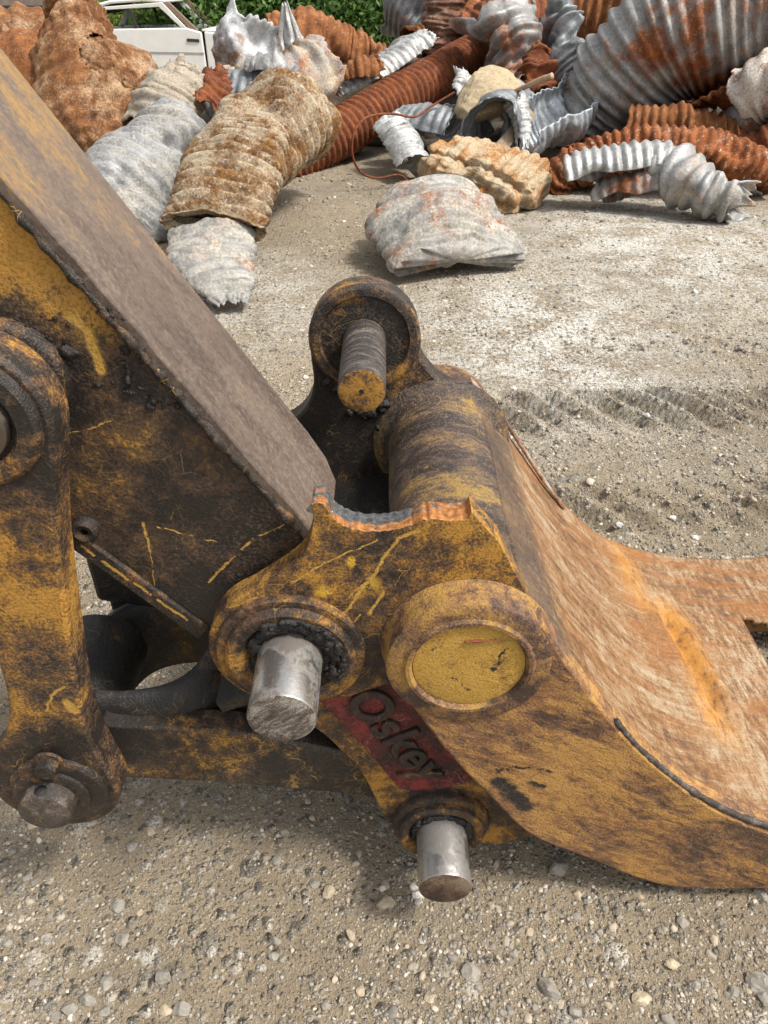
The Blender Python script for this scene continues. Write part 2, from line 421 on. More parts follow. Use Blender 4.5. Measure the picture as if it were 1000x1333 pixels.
# ================================================================== SINGLE STONES
def stone_mesh(name, w_, d_, h_, seed, sub=3):
    v, f = ico(sub); r = random.Random(seed)
    pl = [(Vector((r.uniform(-1, 1), r.uniform(-1, 1), r.uniform(-.6, 1))).normalized(), r.uniform(.55, .85)) for _ in range(9)]
    out = []
    for p in v:
        q = Vector(p.tolist())
        for nrm, d in pl:
            k = q.dot(nrm)
            if k > d: q -= nrm*(k-d)
        q *= 1+.10*noise.noise(q*3+Vector((seed, 0, 0)))+.03*noise.noise(q*9+Vector((seed, 4, 0)))
        out.append(Vector((q.x*w_, q.y*d_, q.z*h_)))
    return pymesh(name, out, f.tolist())
def stone_material(name, c):
    s = NT(name); P = s.pos; n = s.noise(P, 45, 7, .7); n2 = s.noise(P, 190, 4, .7)
    col = s.ramp(n, [(.3, tuple(x*.6 for x in c)), (.55, c), (.72, tuple(min(1, x*1.35) for x in c))])
    col = s.mix(s.mr(n2, .52, .66, 0, .45), col, (.33, .28, .21))
    return s.finish(col, .9, 0, s.bump(s.math('ADD', n, s.math('MULTIPLY', n2, .4)), .6, .006), .25)
MS = {'grey': stone_material('grey_limestone', (.275, .25, .21)), 'tan': stone_material('tan_limestone', (.42, .345, .24)), 'white': stone_material('white_limestone', (.60, .57, .52))}
SHARED = {'grey': ('small grey limestone stone lying loose in the gravel near the camera', 'loose grey stones in the gravel'),
          'tan': ('small tan limestone stone lying loose in the gravel near the camera', 'loose tan stones in the gravel'),
          'white': ('small white stone lying on the dirt beyond the bucket', 'white stones on the far dirt')}
STONES = [
 (502,1175,27,'tan','blocky tan stone standing up left of the lower silver pin end'), (543,1165,20,'white','pale rounded stone touching the left side of the lower silver pin end'),
 (457,1217,20,'tan','upright oval tan stone lower left of the lower silver pin, dark hollow beside it'), (613,1267,30,'grey','flat grey oval stone below the lower silver pin'),
 (715,1291,36,'grey','large angular grey slab stone near the bottom edge below the bucket'), (727,1131,30,'grey','wedge of grey stone tucked under the bucket lower edge'),
 (985,1279,38,'grey','broad flat grey stone at the right edge below the bucket'), (114,1302,28,'grey','big rounded grey stone at the bottom left corner of the gravel'),
 (159,1222,24,'grey','square grey stone below the lower link pin at left'), (236,1314,24,'grey','blue grey pointed stone at the bottom edge beside a tan one'),
 (216,1314,18,'tan','tan stone at the bottom edge beside a blue grey one'), (195,1082,20,'tan','flat tan stone just below the cross link bar at left'),
 (360,1120,16,'grey','single grey stone casting a shadow in sandy dirt left of the lower pin'), (212,1272,24,'grey','long flat grey sliver stone at lower left'),
 (668,507,10,'white','round white stone alone on the dirt right of the bucket ear'),
 (174,1102,18,'grey',0),(152,1180,22,'grey',0),(301,1192,12,'grey',0),(360,1224,15,'grey',0),(90,1312,24,'grey',0),(72,1324,14,'grey',0),(136,1316,16,'grey',0),(138,1280,20,'grey',0),
 (356,1244,16,'grey',0),(368,1248,12,'grey',0),(180,1188,12,'tan',0),(370,1084,14,'grey',0),(388,1132,14,'grey',0),(16,1108,12,'grey',0),(60,1220,14,'grey',0),(10,1228,14,'grey',0),
 (751,1165,13,'tan',0),(955,1294,18,'grey',0),(991,1165,24,'grey',0),(835,1303,28,'tan',0),(874,1258,22,'tan',0),(427,1162,20,'tan',0),(409,1150,16,'grey',0),(669,1243,14,'grey',0),(748,1318,20,'grey',0),
 (904,1285,16,'grey',0),(889,1201,18,'grey',0),(832,1168,14,'tan',0),(868,1327,22,'grey',0),(790,1309,14,'tan',0),(991,1300,20,'grey',0),(622,1288,12,'grey',0),(690,1215,13,'tan',0),(640,1180,12,'tan',0),
 (780,1215,12,'grey',0),(560,1300,16,'tan',0),(470,1290,14,'tan',0),(425,1310,16,'grey',0),(930,1225,14,'tan',0),(655,1320,13,'grey',0),
 (832,495,8,'white',0),(800,483,7,'white',0),(905,380,9,'white',0),(398,492,8,'white',0),(905,700,13,'white',0),(875,672,12,'white',0),(805,690,12,'white',0),(840,552,9,'white',0),(355,520,7,'white',0)]
stone_protos = {}
for i, (px, py, wd, kind, lab) in enumerate(STONES):
    p = gnd(px, py); D = p.y*CP+(EYE-p.z)*SP; r = wd/F*D*.5
    me = stone_mesh('stone', r, r*random.uniform(.7, 1.0), r*random.uniform(.5, .75), i)
    me.transform(Matrix.Rotation(random.uniform(-.7, .7), 4, 'Z'))
    o = link('stone', me, MS[kind], smooth=False)
    o.location = (p.x, p.y, float(gh(p.x, p.y))+r*.12)
    autosmooth(o, 25)
    if lab: tag(o, lab, 'stone')
    else: tag(o, SHARED[kind][0], 'stone', SHARED[kind][1])

# ================================================================== EXCAVATOR ARM AND LINKAGE
A = (-.152, .714); B = (.134, .727); C = (-.042, .98); D_ = (.118, .185); E = (-.594, .42)
Fp = at(-34, 538, .82); FF = (Fp.x, Fp.z)
def V3(c, y): return Vector((c[0], y, c[1]))
def at_strokes(lst, Y): return [(at(a, b, Y), at(c, d, Y), w) for a, b, c, d, w in lst]
YS = .93
M_STICK = worn('stick_side_paint', -.05, 4.5, pal=(GREASE, (.060, .037, .025), (.125, .070, .026), YEL), spread=1.35,
    blobs=[(V3(FF, YS), .21, .10, -.0)] + [(V3(FF, YS), .0, .22, -.14), (at(380, 700, YS), .0, .16, -.12), (at(230, 640, YS), .0, .11, -.09), (at(60, 300, YS), 0, .22, .16), (at(0, 330, YS), 0, .22, .12), (at(260, 770, YS), 0, .12, -.12), (at(150, 560, YS), 0, .1, .03), (at(180, 490, YS), 0, .09, -.07)],
    strokes=at_strokes([(272,757,300,728,.0020),(300,728,330,702,.0018),(330,702,370,683,.0014),(187,680,196,718,.0024),(196,718,202,762,.0010),(205,686,240,694,.0016),(240,694,282,706,.0014),(90,410,115,430,.006),(115,430,132,480,.007),(95,400,110,425,.003),(85,567,145,548,.0012)], YS), scr=.25)
M_TOP = worn('stick_top_paint', .0, 3.2, grain=.35, pal=((.066, .046, .036), (.108, .078, .059), (.145, .106, .079), (.27, .16, .055)), bright=(.30, .21, .12), scr=.18,
    stretch=((.5, 1.6, 3.2), (0, R(-56), 0)), spread=1.0, vein=0, blobs=[(at(60, 200, 1.04), 0, .30, .012), (at(330, 560, 1.02), 0, .3, -.03), (at(150, 330, 1.0), 0, .2, -.04)], rough=(.55, .75))
M_EDGE = worn('stick_edge_grime', -.13, 9, scr=.6)
M_DARK = worn('greasy_dark_steel', -.17, 6, pal=((.012, .0105, .0095), (.028, .022, .018), (.06, .04, .022), YEL), scr=.18, rough=(.42, .6))
M_LINK = worn('side_link_paint', .03, 5, blobs=[(V3(FF, .8), .05, .2, -.16), (V3(E, .8), .08, .30, -.13), (at(60, 880, .8), 0, .12, -.03), (at(90, 700, .8), 0, .1, -.05), (at(60, 620, .8), 0, .06, -.03)], scr=.45, 
    strokes=at_strokes([(84, 893, 66, 905, .003), (66, 905, 60, 925, .002), (88, 915, 98, 925, .008)], .8))
M_BAR = worn('cross_link_paint', -.075, 7, pal=(GREASE, (.055, .036, .025), (.13, .075, .03), YEL), vein=.1, blobs=[(at(270, 985, .9), 0, .16, .06), (at(450, 1010, .9), 0, .12, -.06), (at(160, 960, .9), 0, .1, -.07)], scr=.5)
M_STEEL = steel('bright_pin_steel', (.58, .56, .53), .55, .27)
M_DULL = steel('dull_pin_steel', (.20, .17, .145), .62, .42)
M_GREASE = plain('black_grease', (.016, .0135, .012), .40, .6, 160, 0, 1.0, .004)

arm = thing('excavator_boom', 'worn yellow excavator arm with brown top plate slanting down from the upper left', 'excavator arm', at(60, 420, 1.04))
# near side plate
sideo = xz([(-900, -767), (-500, -315), (0, 250), (385, 685), (420, 735), (425, 800), (400, 870), (350, 905), (300, 880), (270, 815), (180, 750), (97, 690), (-100, 548), (-900, -28)], YS)
plate('side_plate', sideo, YS, YS+.025, M_STICK, arm, .004)
FS = 1.155
plate('side_plate', sideo, FS-.025, FS, M_STICK, arm, .004)
# top plate: a slab lying on the upper edge of both side plates
def slab(name, line, Y0, Y1, th, mat, parent, bw=.004, segs=1, wob=0):
    bm = bmesh.new(); n = len(line); rows = []
    for i, (x, z) in enumerate(line):
        a = Vector(line[max(i-1, 0)]); b = Vector(line[min(i+1, n-1)]); t = (b-a).normalized(); nr = Vector((-t.y, t.x))
        if nr.y < 0: nr = -nr
        ww = wob*noise.noise(Vector((x*30, z*30, 0)))
        rows.append([bm.verts.new((x, Y0+ww, z)), bm.verts.new((x, Y1, z)), bm.verts.new((x+nr.x*th, Y1, z+nr.y*th)), bm.verts.new((x+nr.x*th, Y0+ww, z+nr.y*th))])
    for a, b in zip(rows, rows[1:]):
        for k in range(4): bm.faces.new((a[k], a[(k+1) % 4], b[(k+1) % 4], b[k]))
    bm.faces.new(rows[0]); bm.faces.new(rows[-1][::-1])
    o = link(name, bmmesh(name, bm), mat, parent); bevel(o, bw); autosmooth(o, 30); return o
tl = [(-900, -767)]+[(-500+i*28.0, -315+i*28.0*1.13) for i in range(0, 32)]+[(395, 700), (412, 735)]
slab('top_plate', xz(tl, YS), YS-.006, FS+.012, .022, M_TOP, arm, .005, wob=.006)
bl = [(-900, -28), (-100, 548), (97, 690), (180, 750), (268, 815)]
def drop(l, d): return [(x-d*.55, z-d*.83) for x, z in l]
slab('bottom_plate', drop(xz(bl, YS), .030), YS-.007, FS+.012, .032, worn('bottom_plate_grime', -.11, 8, scr=.5, strokes=[(at(a_, 709+(a_-103)*.70, .923), at(b_, 709+(b_-103)*.70, .923), .0026) for a_, b_ in ((106, 122), (134, 168), (176, 196), (206, 243))]), arm, .003)
# weld seam along the near top edge, ragged
wl = [at(-60+i*2.2, 182+i*2.2*1.13+3, YS-.006) for i in range(0, 205)]
tube('weld_seam', [p+Vector((0, .002*noise.noise(p*30), .004*noise.noise(p*45))) for p in wl], .0065, M_EDGE, arm, n=8, lump=.9)
# lumps of grease
def lumps(name, spots, mat, parent, seed=0):
    bm = bmesh.new(); rr = random.Random(seed)
    for (c, r, n, el) in spots:
        for _ in range(n):
            o = Vector((rr.gauss(0, r*el), rr.uniform(-.002, .004), rr.gauss(0, r*el*.6))); q = r*rr.uniform(.25, .6)
            x = bmesh.ops.create_icosphere(bm, subdivisions=2, radius=q)
            for v in x['verts']:
                v.co = v.co*(1+.55*noise.noise(v.co*40/ max(r, .004)*.01+o*200)); v.co.y *= .6; v.co += c+o
    o = link(name, bmmesh(name, bm), mat, parent); o['kind'] = 'stuff'
    md = o.modifiers.new('join', 'REMESH'); md.mode = 'VOXEL'; md.voxel_size = .0022; md.use_smooth_shade = True
    tx = bpy.data.textures.get('grease_noise') or bpy.data.textures.new('grease_noise', 'CLOUDS'); tx.noise_scale = .012; tx.noise_depth = 3
    dm = o.modifiers.new('rough', 'DISPLACE'); dm.texture = tx; dm.strength = .010; dm.mid_level = .6; dm.texture_coords = 'LOCAL'
    return o
lumps('grease', [(at(85, 462, YS-.002), .017, 9, .6), (at(72, 445, YS-.002), .01, 7, .9), (at(182, 462, YS-.002), .014, 9, .7), (at(168, 505, YS-.002), .016, 10, 1.1), (at(205, 520, YS-.002), .014, 7, 1.0), (at(130, 497, YS-.002), .01, 6, 1.2), (at(55, 425, YS-.003), .012, 8, 1.4),
    (at(152, 412, YS-.008), .009, 8, 1.6), (at(186, 462, YS-.008), .008, 7, 1.6), (at(345, 628, YS-.008), .008, 7, 1.6)], M_GREASE, arm, 4)
# small lug on the lower edge
L1 = at(110, 692, YS-.01); lathe('lug', L1.x, L1.z, [(.006, YS-.012), (.015, YS-.016), (.020, YS-.010), (.022, YS), (.006, YS), (.006, YS-.012)], M_EDGE, arm, 40)
# pivot of the side link on the arm
M_BOSS = worn('pivot_boss_grime', -.125, 8, scr=.35, rough=(.42, .65))
lathe('pivot_boss', *FF, [(.02, .908), (.074, .908), (.079, .911), (.082, .917), (.083, .932)], M_BOSS, arm, wob=.01)
lathe('pivot_pin', *FF, pin_prof(.054, .785, .90, .006), M_DULL, arm)
# side link
def circ(c, r, a0, a1, n=14): return [(c[0]+r*math.cos(R(a0+(a1-a0)*i/n)), c[1]+r*math.sin(R(a0+(a1-a0)*i/n))) for i in range(n+1)]
sl = circ(FF, .104, 200, -20, 24)+[tuple(p) for p in catmull(xz([(78, 600), (79, 690), (91, 790), (104, 880), (118, 945)], .815)+circ(E, .113, 12, -20, 2), 4)][0:]
sl += circ(E, .113, -25, -190, 20)
sl += [tuple(p) for p in catmull(xz([(-14, 985), (10, 950), (14, 905), (2, 855), (-30, 780), (-75, 690), (-105, 600)], .815), 4)]
link_ = plate('side_link', sl, .80, .862, M_LINK, arm, .007)
lathe('link_boss', *FF, [(.060, .86), (.060, .793), (.064, .788), (.084, .788), (.090, .793), (.093, .803)], M_BOSS, link_, wob=.006)
lathe('retaining_disc', E[0]+.012, E[1]+.006, [(0, .790), (.080, .790), (.086, .794), (.087, .803)], M_BOSS, link_, wob=.006)
Eb = at(63, 996, .785)
hexp = [(Eb.x+.0195*math.cos(R(60*k+10)), Eb.z+.0195*math.sin(R(60*k+10))) for k in range(6)]
plate('bolt', hexp, .768, .792, M_EDGE, link_, .0012)
lathe('bolt_washer', Eb.x, Eb.z, [(0, .7865), (.0255, .7865), (.027, .7885), (.027, .791)], M_BOSS, link_, 48)
lathe('link_pin', *E, pin_prof(.047, .750, .80, .006), worn('link_pin_grime', -.10, 9, pal=((.03, .024, .02), (.065, .05, .04), (.11, .085, .068), (.20, .17, .14)), scr=.4, rough=(.35, .55)), link_)
lathe('pin_ring', *E, [(.047, .795), (.0475, .782), (.060, .782), (.067, .785), (.068, .795)], M_BOSS, link_)
eh = at(57, 1032, .75)
tube('grease_hole', [Vector((E[0], .766, E[1]+.040)), Vector((E[0], .766, E[1]+.0476))], .0105, M_GREASE, link_, n=24)
# cross link: near bar, web with oval hole, sleeve, far bar
YB = .90
barl = xz([(128, 945), (300, 953), (480, 985), (560, 1010), (560, 1060), (470, 1036), (300, 1020), (150, 1012), (128, 1008)], YB)
xl = plate('cross_link', barl, YB, YB+.055, M_BAR, arm, .006)
lathe('sleeve', E[0]-.02, E[1]+.0, [(.0, .965), (.085, .965), (.092, .972), (.092, 1.16), (.085, 1.167), (0, 1.167)], M_DARK, xl)
# web: ring around an oval hole (thick casting), lying roughly level
def oval_web():
    bm = bmesh.new(); n = 48
    c0 = Vector((-.478, 1.09, .478)); rings = []
    tilt = Matrix.Rotation(R(-8), 3, 'Y')
    prof = [(1.0, -.15), (1.0, .0), (1.04, .018), (1.12, .026), (1.22, .022), (1.32, -.005), (1.36, -.05), (1.34, -.13), (1.18, -.17), (1.02, -.17)]
    for k in range(n):
        t = 2*math.pi*k/n; ce, se = math.cos(t), math.sin(t)
        ex = math.copysign(abs(ce)**.75, ce); ey = math.copysign(abs(se)**.75, se)
        rings.append([bm.verts.new(c0+tilt @ Vector((ex*(.118+(q-1)*.118*1.15), ey*(.118+(q-1)*.118*1.15), h))) for q, h in prof])
    m = len(prof)
    for k in range(n):
        for i in range(m): bm.faces.new((rings[k][i], rings[k][(i+1) % m], rings[(k+1) % n][(i+1) % m], rings[(k+1) % n][i]))
    return bmmesh('web', bm)
web = link('web', oval_web(), worn('web_casting', -.10, 7, pal=((.022, .020, .0185), (.06, .05, .042), (.10, .06, .02), YEL), scr=.35, rough=(.33, .5), blobs=[(Vector((-.40, 1.22, .40)), .02, .09, .07), (Vector((-.30, 1.1, .47)), 0, .05, .03)]), xl)
plate('arm_bar', [(-.62, .50), (-.30, .47), (.0, .40), (.10, .33), (.10, .17), (-.2, .27), (-.62, .34)], 1.24, 1.30, M_DARK, xl, .01)
plate('rib', [(-.62, .64), (-.50, .66), (-.30, .56), (-.14, .46), (-.14, .40), (-.3, .46), (-.62, .52)], 1.19, 1.235, M_DARK, xl, .012)
plate('rear_web', [(-.30, .47), (.08, .40), (.08, .26), (-.30, .33)], .97, 1.24, M_DARK, xl, .02)

# ================================================================== BUCKET
bk = thing('excavator_bucket', 'rusty yellow excavator bucket with torch cut ear and round capped boss on the gravel', 'excavator bucket', (.4, 1.2, 0))
M_EAR = worn('ear_paint', .03, 6, blobs=[(V3(A, .85), .06, .17, -.13), (at(480, 850, .86), 0, .12, -.10), (at(600, 700, .86), 0, .12, .05), (at(430, 740, .86), 0, .10, .03), (at(560, 760, .86), 0, .05, -.03), (at(520, 790, .86), 0, .07, -.1)],
    strokes=at_strokes([(380,758,425,732,.0018),(425,732,490,703,.0015),(448,800,520,700,.0028),(520,700,545,690,.003),(480,800,500,770,.003),(455,775,475,760,.0015),(440,830,470,800,.001),(300,790,340,775,.0018)], .86), scr=.75,
    patches=[(at(422, 772, .86), .016, (.55, .33, .03)), (at(458, 732, .86), .011, (.55, .33, .03)), (at(490, 745, .86), .009, (.02, .016, .013)), (at(480, 760, .86), .02, (.42, .25, .03))])
def cutmat():
    s = NT('torch_cut_steel'); P = s.pos
    w = s.n('ShaderNodeTexWave', wave_type='BANDS', bands_direction='X'); s.set(w.inputs['Vector'], P); w.inputs['Scale'].default_value = 21; w.inputs['Distortion'].default_value = 5; w.inputs['Detail'].default_value = 3
    n = s.noise(P, 26, 6, .7); n2 = s.noise(P, 120, 4, .7)
    y = s.n('ShaderNodeSeparateXYZ'); s.set(y.inputs[0], P)
    k = s.math('ADD', s.mr(y.outputs[1], .872, .885, .62, .12), s.math('MULTIPLY', s.math('SUBTRACT', n, .5), 2.6))
    k = s.math('ADD', k, s.mr(y.outputs[0], .02, .06, 0, .45))
    col = s.mix(s.mr(k, .35, .6), s.ramp(n2, [(.35, (.035, .036, .038)), (.65, (.13, .13, .128))]), s.ramp(n2, [(.35, (.20, .075, .02)), (.55, (.42, .165, .04)), (.7, (.50, .30, .13))]))
    return s.finish(col, .55, .3, s.bump(s.math('MULTIPLY_ADD', w.outputs[0], .5, n2), .35, .005))
M_CUT = cutmat()
# three-lobed ear outline
neckL = [tuple(p) for p in catmull([(C[0]-.1195, C[1]-.01), (-.160, .93), (-.158, .88), (-.172, .83), (-.205, .79), (-.262, .76)], 5)]
earA = [tuple(p) for p in circ(A, .120, 150, 300, 16)]
near_left = [tuple(p) for p in catmull(xz([(408, 672), (404, 700), (392, 726), (366, 747)], .86)+[(A[0]+.135*math.cos(R(115)), A[1]+.135*math.sin(R(115)))], 5)]
cutline = xz([(614, 668), (606, 677), (585, 676), (560, 675), (545, 679), (528, 686), (510, 690), (490, 692), (470, 690), (455, 687), (440, 679), (432, 671), (427, 662), (421, 656), (413, 654), (405, 657)], .86)
right_near = [(B[0]+.11, B[1]+.05), (B[0]+.09, B[1]+.10), tuple(xz([(650, 705)], .86)[0])]
earB = [(-.06, .60), (.02, .64), (B[0], B[1]-.11), (B[0]+.10, B[1]-.05)]
cutline = [tuple(p) for p in catmull(cutline, 4)]
cutline = [(x+.0022*noise.noise(Vector((x*160, z*160, 1))), z+.0035*noise.noise(Vector((x*110, z*110, 2)))+.0016*noise.noise(Vector((x*320, 0, 3)))) for x, z in cutline]
ear_near = near_left+circ(A, .135, 122, 300, 20)+earB+right_near+cutline
ncut = len(ear_near); cutset = set(range(ncut-len(cutline)-0, ncut))
plate('ear_plate', ear_near, .86, .905, [M_EAR, M_CUT], bk, .0022, cut=cutset)
# bead of molten metal at the tip of the cut
lumps('slag', [(at(416, 660, .868), .014, 8, .5), (at(408, 664, .866), .010, 6, .5), (at(428, 668, .866), .007, 6, .8)], steel('slag_metal', (.55, .53, .5), .35, .35), bk, 9)
def grease_ring(c, y, r, th, parent, a0=0, a1=360, seed=0):
    n = int(abs(a1-a0)/1.1)
    P = [V3(c, y)+Vector(((r+.006*noise.noise(Vector((k*.13, seed, 0))))*math.cos(R(a0+(a1-a0)*k/n)), .004*noise.noise(Vector((k*.3, seed, 5))), (r+.006*noise.noise(Vector((k*.13, seed, 0))))*math.sin(R(a0+(a1-a0)*k/n)))) for k in range(n+1)]
    o = tube('grease', P, th, M_GREASE, parent, n=20, lump=.75, seed=seed); o['kind'] = 'stuff'; return o
# boss round the arm pin
M_AB = worn('boss_paint', -.035, 7, blobs=[(V3(A, .84)+Vector((.02, 0, .02)), .05, .125, -.15), (V3(A, .84)+Vector((-.1, 0, 0)), 0, .07, .09), (V3(A, .84)+Vector((-.06, 0, .1)), 0, .06, .05)], scr=.5, rust=.25)
lathe('pin_boss', *A, [(.062, .872), (.062, .856), (.072, .850), (.080, .838), (.098, .834), (.104, .838), (.106, .846), (.118, .846), (.121, .849), (.122, .88)], M_AB, bk, wob=.008)
lathe('ear_pin', *A, pin_prof(.0525, .718, .90), M_STEEL, bk)
grease_ring(A, .850, .060, .009, bk, -25, 205, 1); grease_ring(A, .843, .073, .009, bk, -35, 120, 2); grease_ring(A, .838, .086, .006, bk, -30, 95, 3)
# near body plate carrying the capped boss
YP = .815
prof_px = [(672, 742), (700, 790), (735, 850), (800, 935), (850, 985), (920, 1038), (1000, 1073), (1120, 1105), (1290, 1130)]
pr = [tuple(p) for p in catmull(xz(prof_px, .835), 5)]
bot = xz([(1330, 1160), (1150, 1165), (1000, 1158), (920, 1158), (850, 1150), (760, 1116), (690, 1087), (640, 1040), (600, 1000), (560, 955)], YP)
bot = [tuple(p) for p in catmull(bot, 4)]
M_BODY = worn('body_plate_paint', .03, 7, vein=.5, pal=((.065, .038, .024), (.17, .088, .045), (.30, .15, .05), (.45, .24, .065)), bright=(.45, .32, .16), scr=.6, rust=.6,
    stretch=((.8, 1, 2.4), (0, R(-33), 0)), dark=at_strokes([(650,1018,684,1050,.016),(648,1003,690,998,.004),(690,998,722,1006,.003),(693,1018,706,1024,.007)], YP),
    blobs=[(at(740, 1000, YP), 0, .13, .05), (at(790, 1060, YP), 0, .15, .02), (at(950, 1110, YP), 0, .2, -.03), (at(730, 850, YP), 0, .07, -.06), (at(680, 950, YP), 0, .08, .02)],
    strokes=[])
bodyo = circ(B, .1285, 222, 40, 26)+pr[6:]+bot[:-2]
plate('body_plate', bodyo, YP, .872, M_BODY, bk, .006)
# dark rolled lip on the plate edge
lipm = worn('lip_grime', -.10, 10, pal=((.035, .028, .024), (.085, .07, .058), (.18, .15, .12), (.32, .26, .19)), scr=.3)
lip = [at(x, y, .822) for x, y in [tuple(p) for p in catmull([(802, 938), (826, 968), (850, 990), (885, 1018), (920, 1041), (960, 1061), (1000, 1075), (1060, 1091)], 9)]]
tube('edge_lip', lip, .0075, lipm, bk, n=10, lump=.35, taper=(.75, .9))
# capped boss
M_CAPR = worn('boss_rim_paint', -.02, 8, pal=((.05, .03, .022), (.12, .065, .04), (.25, .135, .05), (.37, .21, .05)), scr=.35, rust=.5, blobs=[(V3(B, .8)+Vector((-.11, 0, 0)), 0, .08, .1), (V3(B, .8)+Vector((0, 0, .12)), 0, .06, -.04)])
lathe('capped_boss', *B, [(.089, .818), (.0905, .808), (.094, .8035), (.100, .8035), (.1045, .8085), (.112, .809), (.125, .8095), (.130, .8125), (.132, .820), (.132, .842), (.134, .852), (.139, .8595)], M_CAPR, bk, wob=.006)
M_CAP = worn('cap_paint', .11, 8, vein=0, pal=(BROWN, (.16, .09, .03), (.34, .19, .04), (.47, .275, .05)), scr=.35, patches=[], rough=(.5, .6), blobs=[(V3(B, .81)+Vector((.045, 0, .005)), 0, .03, -.06)],
    dark=at_strokes([(668, 838, 648, 856, .002), (655, 846, 642, 872, .003), (590, 880, 610, 900, .002), (560, 845, 575, 838, .0015)], .81))
cap = lathe('cap', *B, [(0, .8095), (.05, .810), (.08, .8105), (.0885, .812), (.0895, .817)], M_CAP, bk)
# red chalk stroke on the cap
cs = [at(605, 836, .807), at(625, 835.5, .807), at(648, 834, .807)]
tube('paint_mark', [cs[0].lerp(cs[2], k/24)+Vector((0, 0, .0012*noise.noise(Vector((k*.5, 0, 0))))) for k in range(25)], .0019, plain('red_crayon', (.20, .048, .022), .8, .3, 60), bk, n=6, lump=.9)
# torque tube between the ears
M_TUBE = worn('tube_paint', -.045, 5, pal=((.035, .026, .022), (.085, .058, .044), (.14, .09, .05), (.27, .165, .045)), scr=.55, stretch=((1, 2.4, 1), (0, 0, 0)), blobs=[(Vector((.07, 1.15, .84)), 0, .16, .09), (Vector((.12, .95, .85)), 0, .1, -.03)])
lathe('cross_tube', *B, [(.122, .87), (.122, 1.10), (.124, 1.3), (.122, 1.47), (.132, 1.50), (.16, 1.52)], M_TUBE, bk, 128, wob=.006)
# far ear
neckR = [tuple(p) for p in catmull([(C[0]+.119, C[1]-.02), (.090, .925), (.130, .880), (.19, .845), (.235, .80)], 5)]
ear_far = circ(C, .12, 0, 180, 24)[1:-1]+neckL+earA[1:]+[(-.06, .60), (.02, .64), (B[0], B[1]-.11), (B[0]+.11, B[1]-.03)]+neckR[::-1][1:]
M_FEAR = worn('far_ear_paint', -.085, 6, blobs=[(V3(C, 1.52), .07, .13, -.10), (V3(C, 1.5)+Vector((-.05, 0, .1)), 0, .07, .11), (V3(C, 1.5)+Vector((.10, 0, .0)), 0, .06, .08), (Vector((.02, 1.52, .86)), 0, .08, .03), (Vector((-.1, 1.52, .83)), 0, .2, -.12)], scr=.5)
plate('ear_plate', ear_far, 1.52, 1.585, M_FEAR, bk, .007)
lathe('far_boss', *C, [(.05, 1.575), (.088, 1.572), (.092, 1.565), (.094, 1.520), (.098, 1.513), (.113, 1.5125), (.119, 1.516), (.122, 1.522)], [worn('far_boss_grime', -.08, 8, scr=.6, blobs=[(V3(C, 1.51), .06, .1, -.14)])], bk, wob=.006)
M_PINEND = worn('painted_pin_end', .06, 30, scr=.2)
fp = lathe('far_pin', *C, pin_prof(.046, 1.268, 1.56, .006), [worn('far_pin_steel', -.06, 9, pal=((.03, .026, .024), (.07, .058, .05), (.12, .10, .085), (.2, .17, .13)), scr=.2, rough=(.35, .5), stretch=((1, 6, 1), (0, 0, 0))), M_PINEND], bk)
for p in fp.data.polygons:
    if abs(p.normal.y) > .8 and p.center.y < 1.3: p.material_index = 1
lathe('centre_hole', *C, [(0, 1.2665), (.0042, 1.2665), (.005, 1.268)], M_GREASE, fp, 20)
lumps('grease', [(Vector((-.11+.22*i/14, 1.515, .87-.012*i+.02*math.sin(i*1.3))), .02, 6, .8) for i in range(12)], M_GREASE, bk, 6)
# far body plate (outer side of the far ear)
farbody = circ(B, .130, 215, 40, 26)+[(x-.02, z-.035) for x, z in pr[6:]]+[(x, z) for x, z in bot[:-2]]
plate('body_plate', farbody, 1.60, 1.655, M_BODY, bk, .006)
lathe('far_cap_boss', *B, [(.0, 1.675), (.12, 1.675), (.13, 1.668), (.131, 1.58)], M_CAPR, bk)
